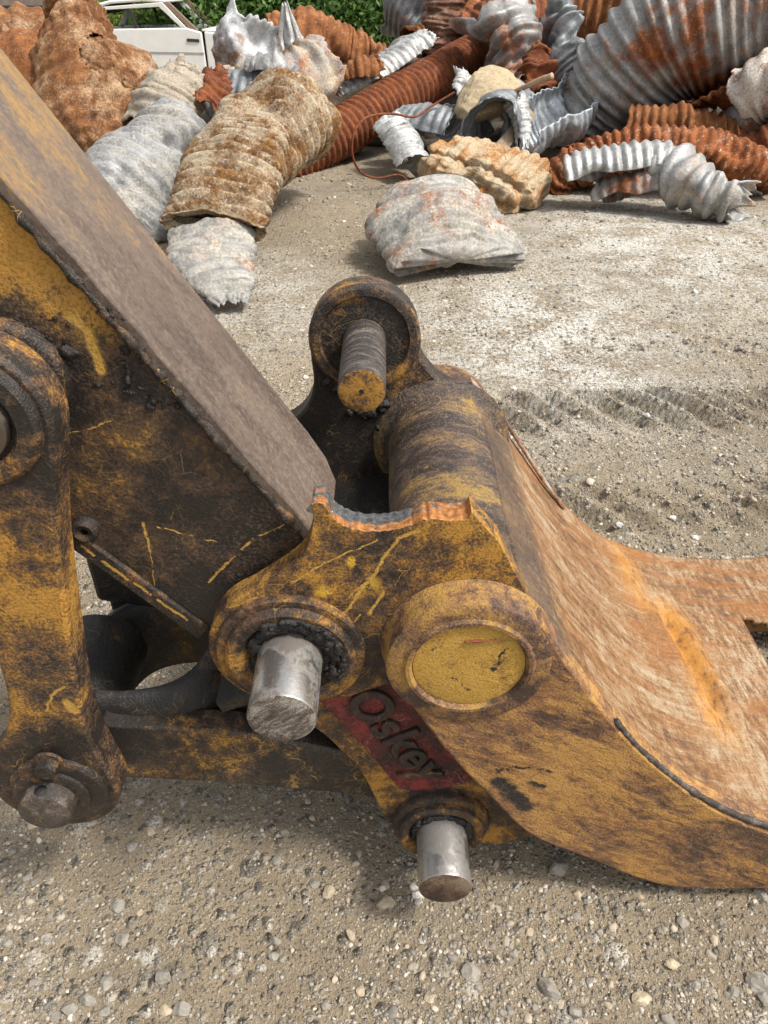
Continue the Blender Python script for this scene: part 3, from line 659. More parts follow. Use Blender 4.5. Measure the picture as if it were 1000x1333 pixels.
# blade: curved wear sheet, widening towards the cutting edge
sprof = [(B[0]+.085, B[1]+.094)]+[(x, z) for x, z in pr]
ctrl = [(.222, .818), (.29, .727), (.40, .567), (.49, .455), (.584, .354), (.675, .29), (.765, .243), (.88, .195), (1.02, .15), (1.16, .115), (1.34, .085), (1.5, .075)]
dense = [Vector(p) for p in catmull(ctrl, 16)]
def yfar(x): return 1.60+max(0, x-.30)*.26+max(0, x-.75)*.05
def blade_mesh():
    ny_ = 96; V = []; T = []; Fc = []
    m = len(dense); L = 0; us = [0]
    for a, b in zip(dense, dense[1:]): L += (b-a).length; us.append(L)
    for i, p in enumerate(dense):
        a = dense[max(i-1, 0)]; b = dense[min(i+1, m-1)]; t = (b-a).normalized(); nr = Vector((-t.y, t.x))
        for j in range(ny_+1):
            v = j/ny_; Y = .838+(yfar(p.x)-.838)*v
            h = 0
            # pressed groove parallel to the pin axis
            uc = .775+(1.46-Y)*.13; win = max(0, min(1, (Y-1.08)/.08, (1.50-Y)/.10))
            h -= .020*math.exp(-((us[i]-uc)/.020)**2)*win
            h += .012*math.exp(-((us[i]-uc-.045)/.022)**2)*win
            h += .006*math.exp(-((us[i]-uc+.05)/.03)**2)*win
            h += .004*noise.noise(Vector((us[i]*3, Y*3, 1)))+.0012*noise.noise(Vector((us[i]*20, Y*14, 4)))
            h += .004*math.exp(-((us[i]-.10)/.03)**2)
            V.append((p.x+nr.x*h, Y, p.y+nr.y*h)); T.append((us[i], Y))
    # notch cut in the sheet
    nx0, nY0, nY1 = 1.0, 1.12, 1.53
    for i in range(m-1):
        for j in range(ny_):
            c = V[i*(ny_+1)+j]; d = V[(i+1)*(ny_+1)+j+1]
            if c[0] > nx0 and d[0] < 1.25 and nY0 < (c[1]+d[1])/2 < nY1: continue
            Fc.append((i*(ny_+1)+j, (i+1)*(ny_+1)+j, (i+1)*(ny_+1)+j+1, i*(ny_+1)+j+1))
    me = pymesh('blade', V, Fc)
    uv = me.uv_layers.new(name='flow')
    for lp in me.loops: uv.data[lp.index].uv = T[lp.vertex_index]
    return me
def blade_mat():
    s = NT('worn_rust_sheet'); uvn = s.n('ShaderNodeUVMap', uv_map='flow').outputs[0]; P = s.pos
    sp = s.n('ShaderNodeSeparateXYZ'); s.set(sp.inputs[0], uvn); u, v = sp.outputs[0], sp.outputs[1]
    wq = s.vm('ADD', uvn, s.vm('MULTIPLY', s.vm('SUBTRACT', s.noise(uvn, 5, 4, .6, color=True), (.5, .5, .5)), (.04, .04, 0)))
    st = s.noise(s.mapping(wq, (2.0, 30, 1), (0, 0, R(-12))), 1.6, 7, .7); st2 = s.noise(s.mapping(wq, (7, 150, 1), (0, 0, R(-17))), 1.5, 5, .75); big = s.noise(wq, 4.2, 6, .62); fin = s.noise(P, 120, 5, .75); blot = s.noise(s.mapping(wq, (34, 13, 1)), 1.6, 6, .75)
    iso = s.noise(P, 26, 7, .78); t = s.math('MULTIPLY_ADD', st, .30, s.math('MULTIPLY_ADD', st2, .08, s.math('MULTIPLY_ADD', big, .26, s.math('MULTIPLY', iso, .36))))
    t2 = s.math('MULTIPLY_ADD', blot, .55, s.math('MULTIPLY_ADD', st2, .15, s.math('MULTIPLY', big, .3)))
    t = s.mix(s.mr(u, .62, .98), t, t2)
    t = s.math('ADD', s.math('MULTIPLY_ADD', s.math('SUBTRACT', t, .5), 1.75, .515), s.math('MULTIPLY', s.math('SUBTRACT', fin, .5), .34))
    col = s.ramp(t, [(.35, (.06, .034, .022)), (.43, (.140, .068, .028)), (.50, (.235, .118, .045)), (.56, (.29, .19, .10)), (.65, (.38, .30, .20))])
    ora = s.math('MULTIPLY', s.mr(s.noise(s.mapping(wq, (1.8, 9, 1), (0, 0, R(-10))), 1.4, 6, .65), .46, .62), s.mr(v, .85, 1.5, .30, .95))
    col = s.mix(s.math('MULTIPLY', ora, .85), col, s.ramp(s.math('MULTIPLY_ADD', st2, .5, s.math('MULTIPLY', fin, .5)), [(.38, (.17, .062, .014)), (.52, (.30, .115, .024)), (.64, (.35, .175, .06))]))
    # bright fresh rust washed into the groove and a second run nearer the edge
    for (uc, hw, y0, y1, a) in ((.80, .085, .98, 1.56, .85), (.70, .08, 1.34, 1.75, .6), (.95, .07, .80, 1.08, .8)):
        b_ = s.math('MULTIPLY', s.mr(s.math('ABSOLUTE', s.math('SUBTRACT', s.math('ADD', u, s.math('MULTIPLY', s.math('SUBTRACT', big, .5), .10)), uc)), hw, 0.0), s.math('MULTIPLY', s.mr(v, y0, y0+.14), s.mr(v, y1, y1-.14)))
        col = s.mix(s.math('MULTIPLY', b_, s.mr(blot, .3, .5, a*.45, a)), col, s.ramp(blot, [(.3, (.33, .13, .018)), (.6, (.52, .24, .035))]))
    dark = s.math('MULTIPLY', s.mr(s.math('MULTIPLY_ADD', s.math('SUBTRACT', iso, .5), .32, u), .20, .06), s.mr(st2, .3, .6, .75, 1)); col = s.mix(dark, col, s.ramp(s.math('MULTIPLY_ADD', s.math('SUBTRACT', s.math('MULTIPLY_ADD', big, .5, s.math('MULTIPLY', fin, .5)), .5), 2.0, .5), [(.3, (.035, .026, .022)), (.48, (.085, .058, .042)), (.6, (.14, .09, .05)), (.72, (.26, .16, .06))]))
    pale = s.math('MULTIPLY', s.mr(st2, .58, .68), s.mr(u, .9, .3, .15, .6)); col = s.mix(pale, col, (.36, .30, .225))
    l1 = s.noise(s.mapping(wq, (5, 260, 1), (0, 0, R(-15))), 1.3, 3, .6); l2 = s.noise(s.mapping(wq, (9, 190, 1), (0, 0, R(22))), 1.3, 3, .6); l3 = s.noise(s.mapping(wq, (190, 7, 1), (0, 0, R(6))), 1.3, 3, .6)
    gate = s.mr(big, .40, .58)
    col = s.mix(s.math('MULTIPLY', s.mr(l1, .60, .66), s.math('MULTIPLY', gate, .14)), col, (.42, .35, .26))
    col = s.mix(s.math('MULTIPLY', s.mr(l2, .63, .70), .16), col, (.09, .05, .03))
    col = s.mix(s.math('MULTIPLY', s.mr(l3, .60, .67), s.mr(u, .55, .9, .05, .35)), col, (.42, .34, .25))
    col = s.mix(s.math('MULTIPLY', s.mr(blot, .46, .36), s.mr(u, .55, .85, .15, .75)), col, (.12, .058, .028))
    col = s.mix(s.mr(fin, .56, .7, 0, .4), col, (.10, .055, .03))
    rs = random.Random(11); sw = s.vm('ADD', uvn, s.vm('MULTIPLY', s.vm('SUBTRACT', s.noise(P, 16, 4, .7, color=True), (.5, .5, .5)), (.02, .02, 0)))
    flat_ = s.vm('MULTIPLY', sw, (1, 1, 0)); sm_ = None
    for k in range(14):
        u0 = rs.uniform(.1, 1.1); v0 = rs.uniform(.9, 1.6); L_ = rs.uniform(.05, .28); an = rs.choice((rs.gauss(.25, .2), rs.gauss(-.3, .3), rs.gauss(1.3, .3)))
        g_ = s.seg(flat_, (u0, v0, 0), (u0+L_*math.cos(an), v0+L_*math.sin(an), 0), rs.uniform(.0008, .0018))
        sm_ = g_ if sm_ is None else s.math('MAXIMUM', sm_, g_)
    sm_ = s.math('MULTIPLY', sm_, s.mr(fin, .40, .52))
    col = s.mix(s.math('MULTIPLY', sm_, .38), col, (.40, .33, .25))
    col = s.mix(s.mr(s.noise(P, 330, 3, .8), .62, .42, 0, .45), col, s.mix(.55, col, (.05, .028, .018)))
    h = s.math('MULTIPLY_ADD', st2, .35, s.math('MULTIPLY_ADD', fin, .6, s.math('MULTIPLY', sm_, -.4)))
    return s.finish(col, s.mr(st, .3, .7, .55, .75), .0, s.bump(h, .5, .004), .35)
bl_ = link('blade', blade_mesh(), blade_mat(), bk)
md = bl_.modifiers.new('thick', 'SOLIDIFY'); md.thickness = .016; md.offset = 1 if False else -1
# dark slab added between the ears to keep the gap there black
slab('ear_gap_filler', [(-.30, .50), (-.10, .585), (.05, .62), (.16, .63)], .906, 1.526, .03, M_DARK, bk, .004)
# rail on the far side of the blade top
slab('far_rail', [(x, z+.004) for x, z in [(.20, .845), (.29, .737), (.40, .572), (.47, .478)]], 1.585, 1.605, .008, worn('rail_rust', .0, 9, pal=((.07, .04, .03), (.2, .1, .05), (.3, .17, .09), (.42, .36, .3)), scr=.2), bk, .003)

# coupler link with the red name panel (pinned to the bucket ear)
YC = .888
cl = catmull(xz([(360, 800), (340, 900), (415, 952), (442, 976), (470, 1006), (488, 1040), (503, 1072)], YC), 4)
cl = [tuple(p) for p in cl]+circ(D_, .098, 190, 300, 12)+xz([(650, 1100), (694, 1088), (720, 1040), (640, 960), (560, 880), (470, 790)], YC)
M_CPL = worn('coupler_paint', .0, 8, blobs=[(V3(D_, .87), .05, .13, -.09), (at(450, 880, YC), 0, .1, -.1), (at(445, 985, YC), 0, .05, .06), (at(480, 1020, YC), 0, .05, .05), (at(650, 1080, YC), 0, .05, .1)], scr=.8)
cpl = plate('coupler_link', cl, YC, YC+.05, M_CPL, bk, .005)
M_RED = worn('red_panel_paint', .01, 9, pal=((.022, .012, .011), (.075, .016, .014), (.115, .022, .019), (.24, .036, .03)), bright=(.50, .28, .27), scr=.8, blobs=[(at(440, 912, YC), 0, .04, .12), (at(480, 895, YC), 0, .03, .06), (at(560, 1000, YC), 0, .06, -.1), (at(590, 960, YC), 0, .06, -.07)])
rp = [tuple(p) for p in catmull(xz([(420, 914), (424, 904), (436, 897), (465, 887), (490, 879), (505, 880), (516, 889), (570, 945), (618, 992), (625, 1004), (617, 1014), (585, 1022), (545, 1027), (523, 1024), (512, 1015), (470, 966)], YC), 4, True)]
panel = plate('name_panel', rp, YC-.004, YC+.002, M_RED, cpl, .002)
fc = bpy.data.curves.new('lettering', 'FONT'); fc.body = 'Oskey'; fc.size = .104; fc.extrude = .0042; fc.bevel_depth = .0022; fc.bevel_resolution = 2; fc.offset = .0012; fc.space_character = 1.06
fo = bpy.data.objects.new('tmp', fc); COL.objects.link(fo); bpy.context.view_layer.update()
lm_ = bpy.data.meshes.new_from_object(fo.evaluated_get(bpy.context.evaluated_depsgraph_get())); bpy.data.objects.remove(fo)
a = at(446, 909, YC-.006); b = at(541, 1009, YC-.006); d = (b-a).normalized(); u_ = Vector((-d.z, 0, d.x))
lm_.transform(Matrix(((d.x, u_.x, 0, a.x), (0, 0, -1, a.y), (d.z, u_.z, 0, a.z), (0, 0, 0, 1))))
lt = link('lettering', lm_, worn('lettering_grime', -.09, 12, pal=((.020, .015, .013), (.045, .03, .024), (.10, .03, .022), (.2, .1, .06)), scr=.35, rough=(.4, .6)), panel, smooth=False)
lathe('link_boss', *D_, [(.062, .868), (.066, .858), (.074, .852), (.083, .851), (.088, .856), (.089, .868), (.098, .872), (.101, .878), (.101, .90)], worn('lower_boss_grime', -.06, 8, scr=.7, blobs=[(V3(D_, .86), .05, .09, -.07)]), cpl, wob=.008)
lathe('link_pin', *D_, pin_prof(.0515, .742, .90), steel('lower_pin_steel', (.52, .51, .49), .45, .3), cpl)
grease_ring(D_, .860, .057, .006, cpl, -15, 195, 4)
# end faces of the two silver pins are dirty: sheared and rusty
M_EF = worn('sheared_pin_face', .0, 14, pal=((.055, .045, .038), (.11, .085, .068), (.19, .155, .125), (.34, .31, .27)), bright=(.5, .46, .4), scr=.5, stretch=((2, 1, 7), (0, R(40), 0)))
M_EF2 = worn('rusty_pin_face', -.02, 14, pal=((.035, .022, .017), (.09, .05, .035), (.14, .08, .05), (.2, .15, .1)), scr=.3)
for o in bpy.data.objects:
    if o.name in ('ear_pin', 'link_pin.001'):
        o.data.materials.append(M_EF if o.name == 'ear_pin' else M_EF2)
        y0 = min(v.co.y for v in o.data.vertices)
        for p in o.data.polygons:
            if p.center.y < y0+.0015: p.material_index = 1
#@@SCRAP
# ================================================================== SCRAP HEAP
def resample(P, n):
    L = [0]
    for a, b in zip(P, P[1:]): L.append(L[-1]+(b-a).length)
    out = []; k = 0
    for i in range(n):
        s_ = L[-1]*i/(n-1)
        while k < len(L)-2 and L[k+1] < s_: k += 1
        t = (s_-L[k])/max(1e-9, L[k+1]-L[k]); out.append(P[k].lerp(P[k+1], t))
    return out, L[-1]
def culvert(name, label, cat, mat, path, rad, pitch=.075, amp=.013, arc=(0, 360), flat=(1, 1), crush=.05, crease=.04, seed=0, jag=.06, spin=0.0, nth=72, group=None, up=(0, 0, 1), thick=.008, skew=0.0, caps=False, holes=(), flute=(0, 0), flat2=None, fold=.6):
    """corrugated sheet: path of (px,py,Y) photo points on their own depth, rad = (start,..,end) radii in metres"""
    pts = [at(*p) if not isinstance(p, Vector) else p for p in path]
    P0 = catmull(pts, 14); _, Lt = resample(P0, 3)
    n = int(max(30, min(340, Lt/pitch*7))); P, Lt = resample(P0, n)
    V = []; upv = Vector(up); sd_ = Vector((seed*3.1, seed*1.7, seed*.9)); rN = len(rad)
    a0, a1 = R(arc[0]), R(arc[1]); full = abs(arc[1]-arc[0]) >= 359
    m = nth if full else nth+1
    rf = random.Random(seed*13+1); folds = []
    for _ in range(int((4+Lt*3)*fold)):
        t_ = rf.random(); k = min(int(t_*(n-1)), n-1); r_ = rad[min(int(t_*len(rad)), len(rad)-1)]
        tt = (P[min(k+1, n-1)]-P[max(k-1, 0)]).normalized(); o_ = Vector((rf.gauss(0, 1), rf.gauss(0, 1), rf.gauss(0, 1))).normalized(); o_ = (o_-tt*o_.dot(tt)).normalized()
        nn = (tt*rf.uniform(.3, 1)+o_.cross(tt)*rf.uniform(-1, 1)).normalized()
        folds.append((P[k]+o_*r_, nn, -o_*rf.choice((1, 1, 1, -.6)), r_*rf.uniform(.45, 1.1), r_*rf.uniform(.18, .5), r_*rf.uniform(.9, 1.7)))
    base = []
    for i, p in enumerate(P):
        t = (P[min(i+1, n-1)]-P[max(i-1, 0)]).normalized()
        b1 = t.cross(upv).normalized(); b2 = b1.cross(t)
        s_ = i/(n-1); x = s_*(rN-1); k = min(int(x), rN-2) if rN > 1 else 0
        r = rad[k]+(rad[min(k+1, rN-1)]-rad[k])*(x-k)
        base.append((p, t, b1, b2, r, s_))
    for (p, t, b1, b2, r, s_) in base:
        for j in range(m):
            th = a0+(a1-a0)*j/nth+spin*s_
            ring = amp*math.sin(2*math.pi*(s_*Lt/pitch+skew*th/6.283))
            fl = flat
            if flat2: kk = max(0, min(1, (s_-.35)/.6)); fl = (flat[0]+(flat2[0]-flat[0])*kk, flat[1]+(flat2[1]-flat[1])*kk)
            d = b1*math.cos(th)*fl[0]+b2*math.sin(th)*fl[1]
            if flute[0]: ring += flute[0]*(abs(math.sin(th*flute[1]*.5+2.2*noise.noise(Vector((th*1.3, s_*2.5, seed)))))**.6-.5)*(.5+noise.noise(Vector((th*2, s_*1.5, seed+9))))*2
            q = p+d*r+(b1*math.cos(th)+b2*math.sin(th)).normalized()*ring
            # torn ends
            e = max(0, 1-s_/.10)*-1+max(0, 1-(1-s_)/.10)
            q += t*(jag*e*(noise.noise(Vector((math.cos(th)*1.8, math.sin(th)*1.8, seed+s_*3)))+.5*noise.noise(Vector((math.cos(th)*5, math.sin(th)*5, seed)))))
            k1 = q*(.55/max(.12, r)); am = min(1.2, r/.4)
            w_ = noise.noise_vector(k1*.7+sd_)*crush*1.3+noise.noise_vector(k1*1.9+sd_)*crush*.25
            cr = (abs(noise.noise(Vector((k1.x*1.1, k1.y*1.1, k1.z*1.1))+sd_*2))-.22)*crease*1.6*am+(abs(noise.noise(k1*2.4+sd_))-.2)*crease*.35*am
            q = q+w_*am+d*cr
            for fc_, fn_, fd_, fw_, fa_, fr_ in folds:
                dv = q-fc_; k2 = 1-dv.length/fr_
                if k2 <= 0: continue
                k3 = 1-abs(dv.dot(fn_))/fw_
                if k3 > 0: q = q+fd_*(fa_*k3*min(1, k2*2))
            q.z = max(q.z, .012+.01*noise.noise(q*5))
            V.append(q)
    Fc = []
    for i in range(n-1):
        for j in range(m if full else m-1):
            if holes:
                c = (i/(n-1), j/nth)
                if any(abs((c[0]-h[0])/h[2])**1.6+abs((c[1]-h[1])/h[3])**1.6 < 1+.5*noise.noise(Vector((c[0]*14, c[1]*14, seed))) for h in holes): continue
            a = i*m+j; b = i*m+(j+1) % m
            Fc.append((a, b, b+m, a+m))
    if caps:
        for i0, dr in ((0, -1), (n-1, 1)):
            c = sum((V[i0*m+j] for j in range(m)), Vector())/m; V.append(c+base[i0][1]*dr*.02); ci = len(V)-1
            for j in range(m):
                a, b = i0*m+j, i0*m+(j+1) % m
                Fc.append((a, ci, b) if dr < 0 else (b, ci, a))
    me = pymesh(name, V, Fc)
    c = sum(V, Vector())/len(V); c.z = min(v.z for v in V)
    o = link(name, me, mat, None, c)
    if not caps:
        md = o.modifiers.new('thick', 'SOLIDIFY'); md.thickness = thick; md.offset = 0
    return tag(o, label, cat, group)
def lump(name, label, cat, mat, c, size, rot=(0, 0, 0), power=.7, rib=(0, 1), ridg=.12, rough=.05, seed=0, sub=5, freq=1.5, facets=0, pinch=None, folds=0):
    v, f = ico(sub); out = []; M3 = Matrix.Rotation(rot[2], 3, 'Z') @ Matrix.Rotation(rot[1], 3, 'Y') @ Matrix.Rotation(rot[0], 3, 'X')
    sd_ = Vector((seed*2.3, seed*.7, seed*1.1)); rr = random.Random(seed)
    pl = [(Vector((rr.uniform(-1, 1), rr.uniform(-1, 1), rr.uniform(-1, 1))).normalized(), rr.uniform(.62, .9)) for _ in range(facets)]
    fo_ = [(Vector((rr.gauss(0, 1), rr.gauss(0, 1), rr.gauss(0, .6))).normalized(), rr.uniform(-.6, .6), rr.uniform(.12, .3), rr.uniform(.06, .17)*rr.choice((1, 1, -.6))) for _ in range(folds)]
    for p in v:
        q = Vector(p.tolist()); n_ = q.copy()
        q = Vector([math.copysign(abs(x)**power, x) for x in q])
        for nn, dd in pl:
            k = q.dot(nn)
            if k > dd: q -= nn*(k-dd)*.9
        k = 1+ridg*(abs(noise.noise(q*freq+sd_))-.25)*2+ridg*.5*(abs(noise.noise(q*freq*2.3+sd_))-.2)*2+rough*noise.noise(q*6+sd_)+rough*.5*noise.noise(q*14+sd_)
        for fn_, fo2, fw_, fa_ in fo_: k -= fa_*max(0, 1-abs(q.dot(fn_)-fo2+.12*noise.noise(q*2+sd_))/fw_)
        q = Vector((q.x*size[0]*k, q.y*size[1]*k, q.z*size[2]*k))
        if rib[0]: q += n_*rib[0]*math.sin(2*math.pi*q[rib[2] if len(rib) > 2 else 0]/rib[1]+2.5*noise.noise(q*2+sd_))
        if pinch: q = pinch(q)
        q = M3 @ q
        out.append(q+Vector(c))
    for q in out: q.z = max(q.z, .004)
    me = pymesh(name, out, f.tolist()); cc = Vector(c); cc.z = min(q.z for q in out)
    return tag(link(name, me, mat, None, cc), label, cat)

RUST = dict(zinc=.2, rust=1.0, mud=.12, white=.12)
m_rust = scrap('rust_red_brown', .1, 1.25, .1, seed=1, white=.15, rustc=((.055, .018, .010), (.17, .050, .018), (.30, .10, .03)))
m_orange = scrap('rust_orange', .1, 1.2, .26, seed=2, white=.25, mudc=(.30, .20, .12), rustc=((.055, .020, .009), (.21, .075, .022), (.36, .155, .055)))
m_sandrust = scrap('sand_over_rust', .1, 1.1, .42, seed=3, white=.15, scale=.9, mudc=(.38, .265, .16), rustc=((.035, .018, .010), (.17, .068, .022), (.33, .15, .05)))
m_mud = scrap('mud_coated_sheet', .2, .85, .50, seed=4, white=.6, scale=1.3, zc=(.27, .25, .21), mudc=(.37, .30, .205), rustc=((.028, .017, .010), (.16, .075, .022), (.36, .19, .06)))
m_zinc = scrap('weathered_zinc', 1.0, .12, .16, seed=5, zc=(.37, .365, .35), white=.2)
m_zincw = scrap('pale_zinc', .8, .1, .2, seed=6, zc=(.50, .50, .485), white=.4)
m_zincd = scrap('dark_zinc', 1.0, .25, .1, seed=7, zc=(.24, .255, .265), white=.15)
m_zincr = scrap('rusting_zinc', .9, .45, .3, seed=8, zc=(.36, .355, .335), white=.25)
m_blue = scrap('bluish_mud_zinc', .6, .12, .45, seed=9, zc=(.33, .33, .325), mudc=(.37, .345, .30), white=.5)
m_paint = scrap('chipped_white_sheet', .1, .42, .2, seed=10, zc=(.60, .61, .62), mudc=(.36, .30, .22), white=.6, rustc=((.08, .04, .025), (.20, .11, .06), (.32, .2, .12)))
m_pillow = scrap('limed_zinc', .3, .40, .48, seed=11, zc=(.30, .29, .265), bd=.012, mudc=(.37, .34, .285), white=.3, scale=1.6)
m_ochre = scrap('ochre_mud', .1, .75, .56, seed=12, mudc=(.40, .32, .21), white=.35, rustc=((.13, .05, .015), (.34, .15, .035), (.45, .25, .08)), scale=1.6)
m_bould = stone_material('buff_boulder', (.44, .35, .22))
m_white_tail = scrap('lime_crust', .1, .18, .85, seed=14, mudc=(.43, .38, .29), white=.35)

# --- long rusty pipe
culvert('corrugated_pipe', 'long straight rust red corrugated pipe lying slantwise across the middle of the scrap heap', 'pipe', m_rust, [(352, 232, 8.25), (430, 180, 8.9), (520, 128, 9.7), (632, 66, 11.0)], (.225, .225, .23, .24), .088, .017, crush=.03, crease=.02, seed=1, jag=.05, skew=1, fold=.12)
# --- big galvanised culvert at right, bent, rusted under its elbow
culvert('culvert_pipe', 'largest grey galvanised corrugated culvert, bent and rising to the top right corner', 'pipe', m_zincr, [(758, 168, 9.3), (808, 108, 9.1), (868, 52, 8.9), (940, 18, 8.7), (1060, -20, 8.5), (1180, -30, 8.5)], (.40, .56, .64, .60, .55, .55), .115, .026, crush=.05, crease=.05, seed=2, flat=(1, .95), jag=.1, skew=1, nth=96, fold=.25)
culvert('rust_sheet', 'dark rusty flaking sheet hanging under the big grey culvert', 'sheet metal', m_orange, [(810, 168, 8.75), (870, 140, 8.55), (935, 95, 8.4), (1010, 55, 8.3)], (.30, .34, .36, .34), .10, .012, arc=(195, 340), crush=.08, crease=.12, seed=3, fold=1.4, jag=.2)
# --- rusty ones below the big culvert
culvert('corrugated_pipe', 'short rust orange corrugated pipe with its open white rimmed end facing left', 'pipe', m_orange, [(818, 172, 8.35), (880, 172, 8.2), (945, 178, 8.1), (965, 172, 8.1)], (.24, .24, .20, .13), .075, .012, crush=.04, crease=.06, seed=4, jag=.03, skew=.5)
culvert('corrugated_pipe', 'flattened brown corrugated pipe curving round behind the torn zinc shell', 'pipe', scrap('rust_frosted', .1, 1.05, .3, seed=15, white=.6, mudc=(.34, .24, .16)), [(722, 248, 7.7), (740, 222, 7.7), (800, 198, 7.65), (870, 190, 7.5), (935, 205, 7.4), (1010, 228, 7.4)], (.19, .25, .24, .22, .22, .2), .075, .013, flat=(1, .8), crush=.06, crease=.08, seed=5, jag=.08)
culvert('torn_shell', 'torn bright zinc corrugated half shell with a white cut edge at its left end', 'sheet metal', m_zincw, [(738, 238, 7.0), (790, 226, 6.95), (850, 218, 6.9), (885, 225, 6.85)], (.25, .24, .22, .2), .078, .013, arc=(15, 190), flat=(1, .9), crush=.03, crease=.04, seed=6, jag=.02)
culvert('torn_shell', 'grey corrugated underlayer lying on the ground under the torn zinc shell', 'sheet metal', m_zincr, [(778, 262, 6.95), (820, 252, 6.85), (870, 244, 6.8)], (.19, .2, .2), .078, .013, arc=(10, 200), flat=(1, .85), crush=.05, crease=.05, seed=7, jag=.05)
culvert('crumpled_pipe', 'crumpled grey pipe end twisted open at the lower right of the heap', 'pipe', scrap('streaky_zinc', .9, .3, .4, seed=16, zc=(.42, .42, .41), mudc=(.36, .31, .24), white=.2), [(852, 222, 6.95), (885, 228, 6.75), (925, 248, 6.55), (968, 262, 6.4)], (.19, .25, .24, .18), .10, .016, flat=(1, .8), crush=.06, crease=.06, seed=8, fold=1.4, jag=.18)
culvert('corrugated_pipe', 'rusty white flaked corrugated pipe at the right edge of the heap', 'pipe', scrap('flaked_white', .1, .6, .66, seed=17, white=1.0, mudc=(.52, .48, .42)), [(972, 128, 8.0), (1000, 112, 7.9), (1060, 100, 7.8)], (.24, .30, .32), .09, .015, crush=.06, crease=.06, seed=9, jag=.1)
culvert('corrugated_pipe', 'dull grey brown corrugated pipe standing low at the right edge', 'pipe', scrap('brown_zinc', .6, .6, .45, seed=18, white=.3), [(945, 196, 8.3), (975, 165, 8.2), (1040, 130, 8.1)], (.26, .3, .32), .09, .016, crush=.06, crease=.06, seed=10, jag=.06)
culvert('corrugated_pipe', 'purplish rust corrugated pipe at the right edge above the crumpled pipe', 'pipe', m_rust, [(948, 218, 7.9), (990, 195, 7.7), (1060, 160, 7.6)], (.17, .22, .24), .075, .013, crush=.05, crease=.05, seed=11, jag=.06)
# --- centre
culvert('crushed_pipe', 'flattened pillow shaped pale grey crushed corrugated pipe alone in front of the heap', 'crushed pipe', m_pillow, [Vector((.29, 5.92, .22)), Vector((.35, 5.62, .225)), Vector((.42, 5.30, .20)), Vector((.48, 5.00, .10))], (.37, .46, .49, .46), .088, .019, flat=(1, .46), flat2=(1.0, .20), crush=.08, crease=.11, fold=1.5, seed=73, jag=.07, nth=110, thick=.012, caps=True)
pc2 = gnd(640, 262)
lump('crushed_pipe', 'ochre stained squashed pipe lying behind the pale pillow shaped one', 'crushed pipe', m_ochre, (pc2.x-.08, pc2.y+.02, .21), (.56, .42, .22), (R(6), R(10), R(-28)), .62, (.018, .105), .09, .03, 8, folds=3, sub=6, freq=1.4)
bb = at(632, 126, 8.7)
lump('boulder', 'buff limestone boulder perched on the bent zinc strips in the middle of the heap', 'boulder', m_bould, bb, (.36, .30, .27), (0, R(-8), .4), .8, (0, 1), .03, .05, 21, sub=5, facets=16)
culvert('pipe_shell', 'short white corrugated pipe piece stuck upright in the dirt beside the wire loop', 'sheet metal', m_zincw, [(505, 172, 8.6), (522, 196, 8.3), (538, 226, 8.0)], (.20, .22, .21), .07, .012, arc=(20, 230), crush=.03, crease=.04, seed=12, jag=.06)
culvert('zinc_strip', 'curved zinc strip arching down beside the boulder', 'sheet metal', m_zincw, [(556, 150, 8.9), (580, 150, 8.7), (600, 175, 8.45), (606, 214, 8.1)], (.17, .2, .2, .18), .07, .010, arc=(60, 190), crush=.03, crease=.05, seed=13, jag=.05, up=(0, 1, 0))
culvert('zinc_strip', 'grey fluted zinc piece lying between the white pipe piece and the arching strip', 'sheet metal', m_zincd, [(528, 176, 9.0), (560, 172, 8.8), (590, 180, 8.7)], (.27, .27, .25), .07, .011, arc=(10, 170), crush=.03, crease=.04, seed=14, jag=.06)
culvert('pipe_shell', 'open dark mouthed zinc pipe end with a curled rim below the boulder', 'sheet metal', m_zincd, [(642, 178, 8.15), (650, 160, 8.6), (662, 140, 9.2)], (.30, .29, .27), .075, .012, arc=(-50, 235), crush=.06, crease=.10, seed=15, jag=.14)
culvert('zinc_strip', 'thin torn zinc flap curling down over the dark pipe mouth', 'sheet metal', m_zincw, [(668, 132, 8.35), (680, 160, 8.2), (682, 188, 8.05)], (.10, .10, .07), .06, .006, arc=(-30, 130), crush=.04, crease=.06, seed=16, jag=.1)
culvert('pipe_shell', 'grey trough shaped pipe half lying open right of the dark mouthed pipe', 'sheet metal', scrap('shiny_zinc', 1, .2, .2, seed=19, zc=(.48, .51, .54), white=.3), [(678, 172, 8.4), (720, 150, 8.6), (764, 118, 9.0)], (.30, .32, .27), .075, .011, arc=(150, 365), crush=.05, crease=.06, seed=17, fold=1.4, jag=.12)
culvert('bent_sheet', 'shiny dark grey bent sheet standing between the torn cylinder and the big culvert', 'sheet metal', m_zincd, [(712, 42, 10.2), (735, 85, 9.9), (752, 130, 9.6)], (.40, .48, .42), .10, .016, arc=(180, 330), crush=.08, crease=.12, seed=18, fold=1.4, jag=.15, up=(0, 1, 0))
culvert('torn_cylinder', 'upright torn pipe section, grey inside and rusty outside, behind the boulder', 'pipe', m_zincr, [(672, 128, 9.8), (664, 80, 10.0), (650, 30, 10.2)], (.46, .50, .44), .10, .012, flute=(.04, 8), crush=.08, crease=.10, seed=19, fold=1.4, jag=.3, up=(0, 1, 0))
culvert('rust_sheet', 'narrow dark brown crumpled sheet leaning up behind the torn cylinder', 'sheet metal', m_rust, [(700, 135, 9.4), (703, 108, 9.6), (694, 70, 9.8)], (.2, .22, .18), .08, .012, crush=.08, crease=.12, seed=20, fold=1.4, jag=.15, up=(0, 1, 0))
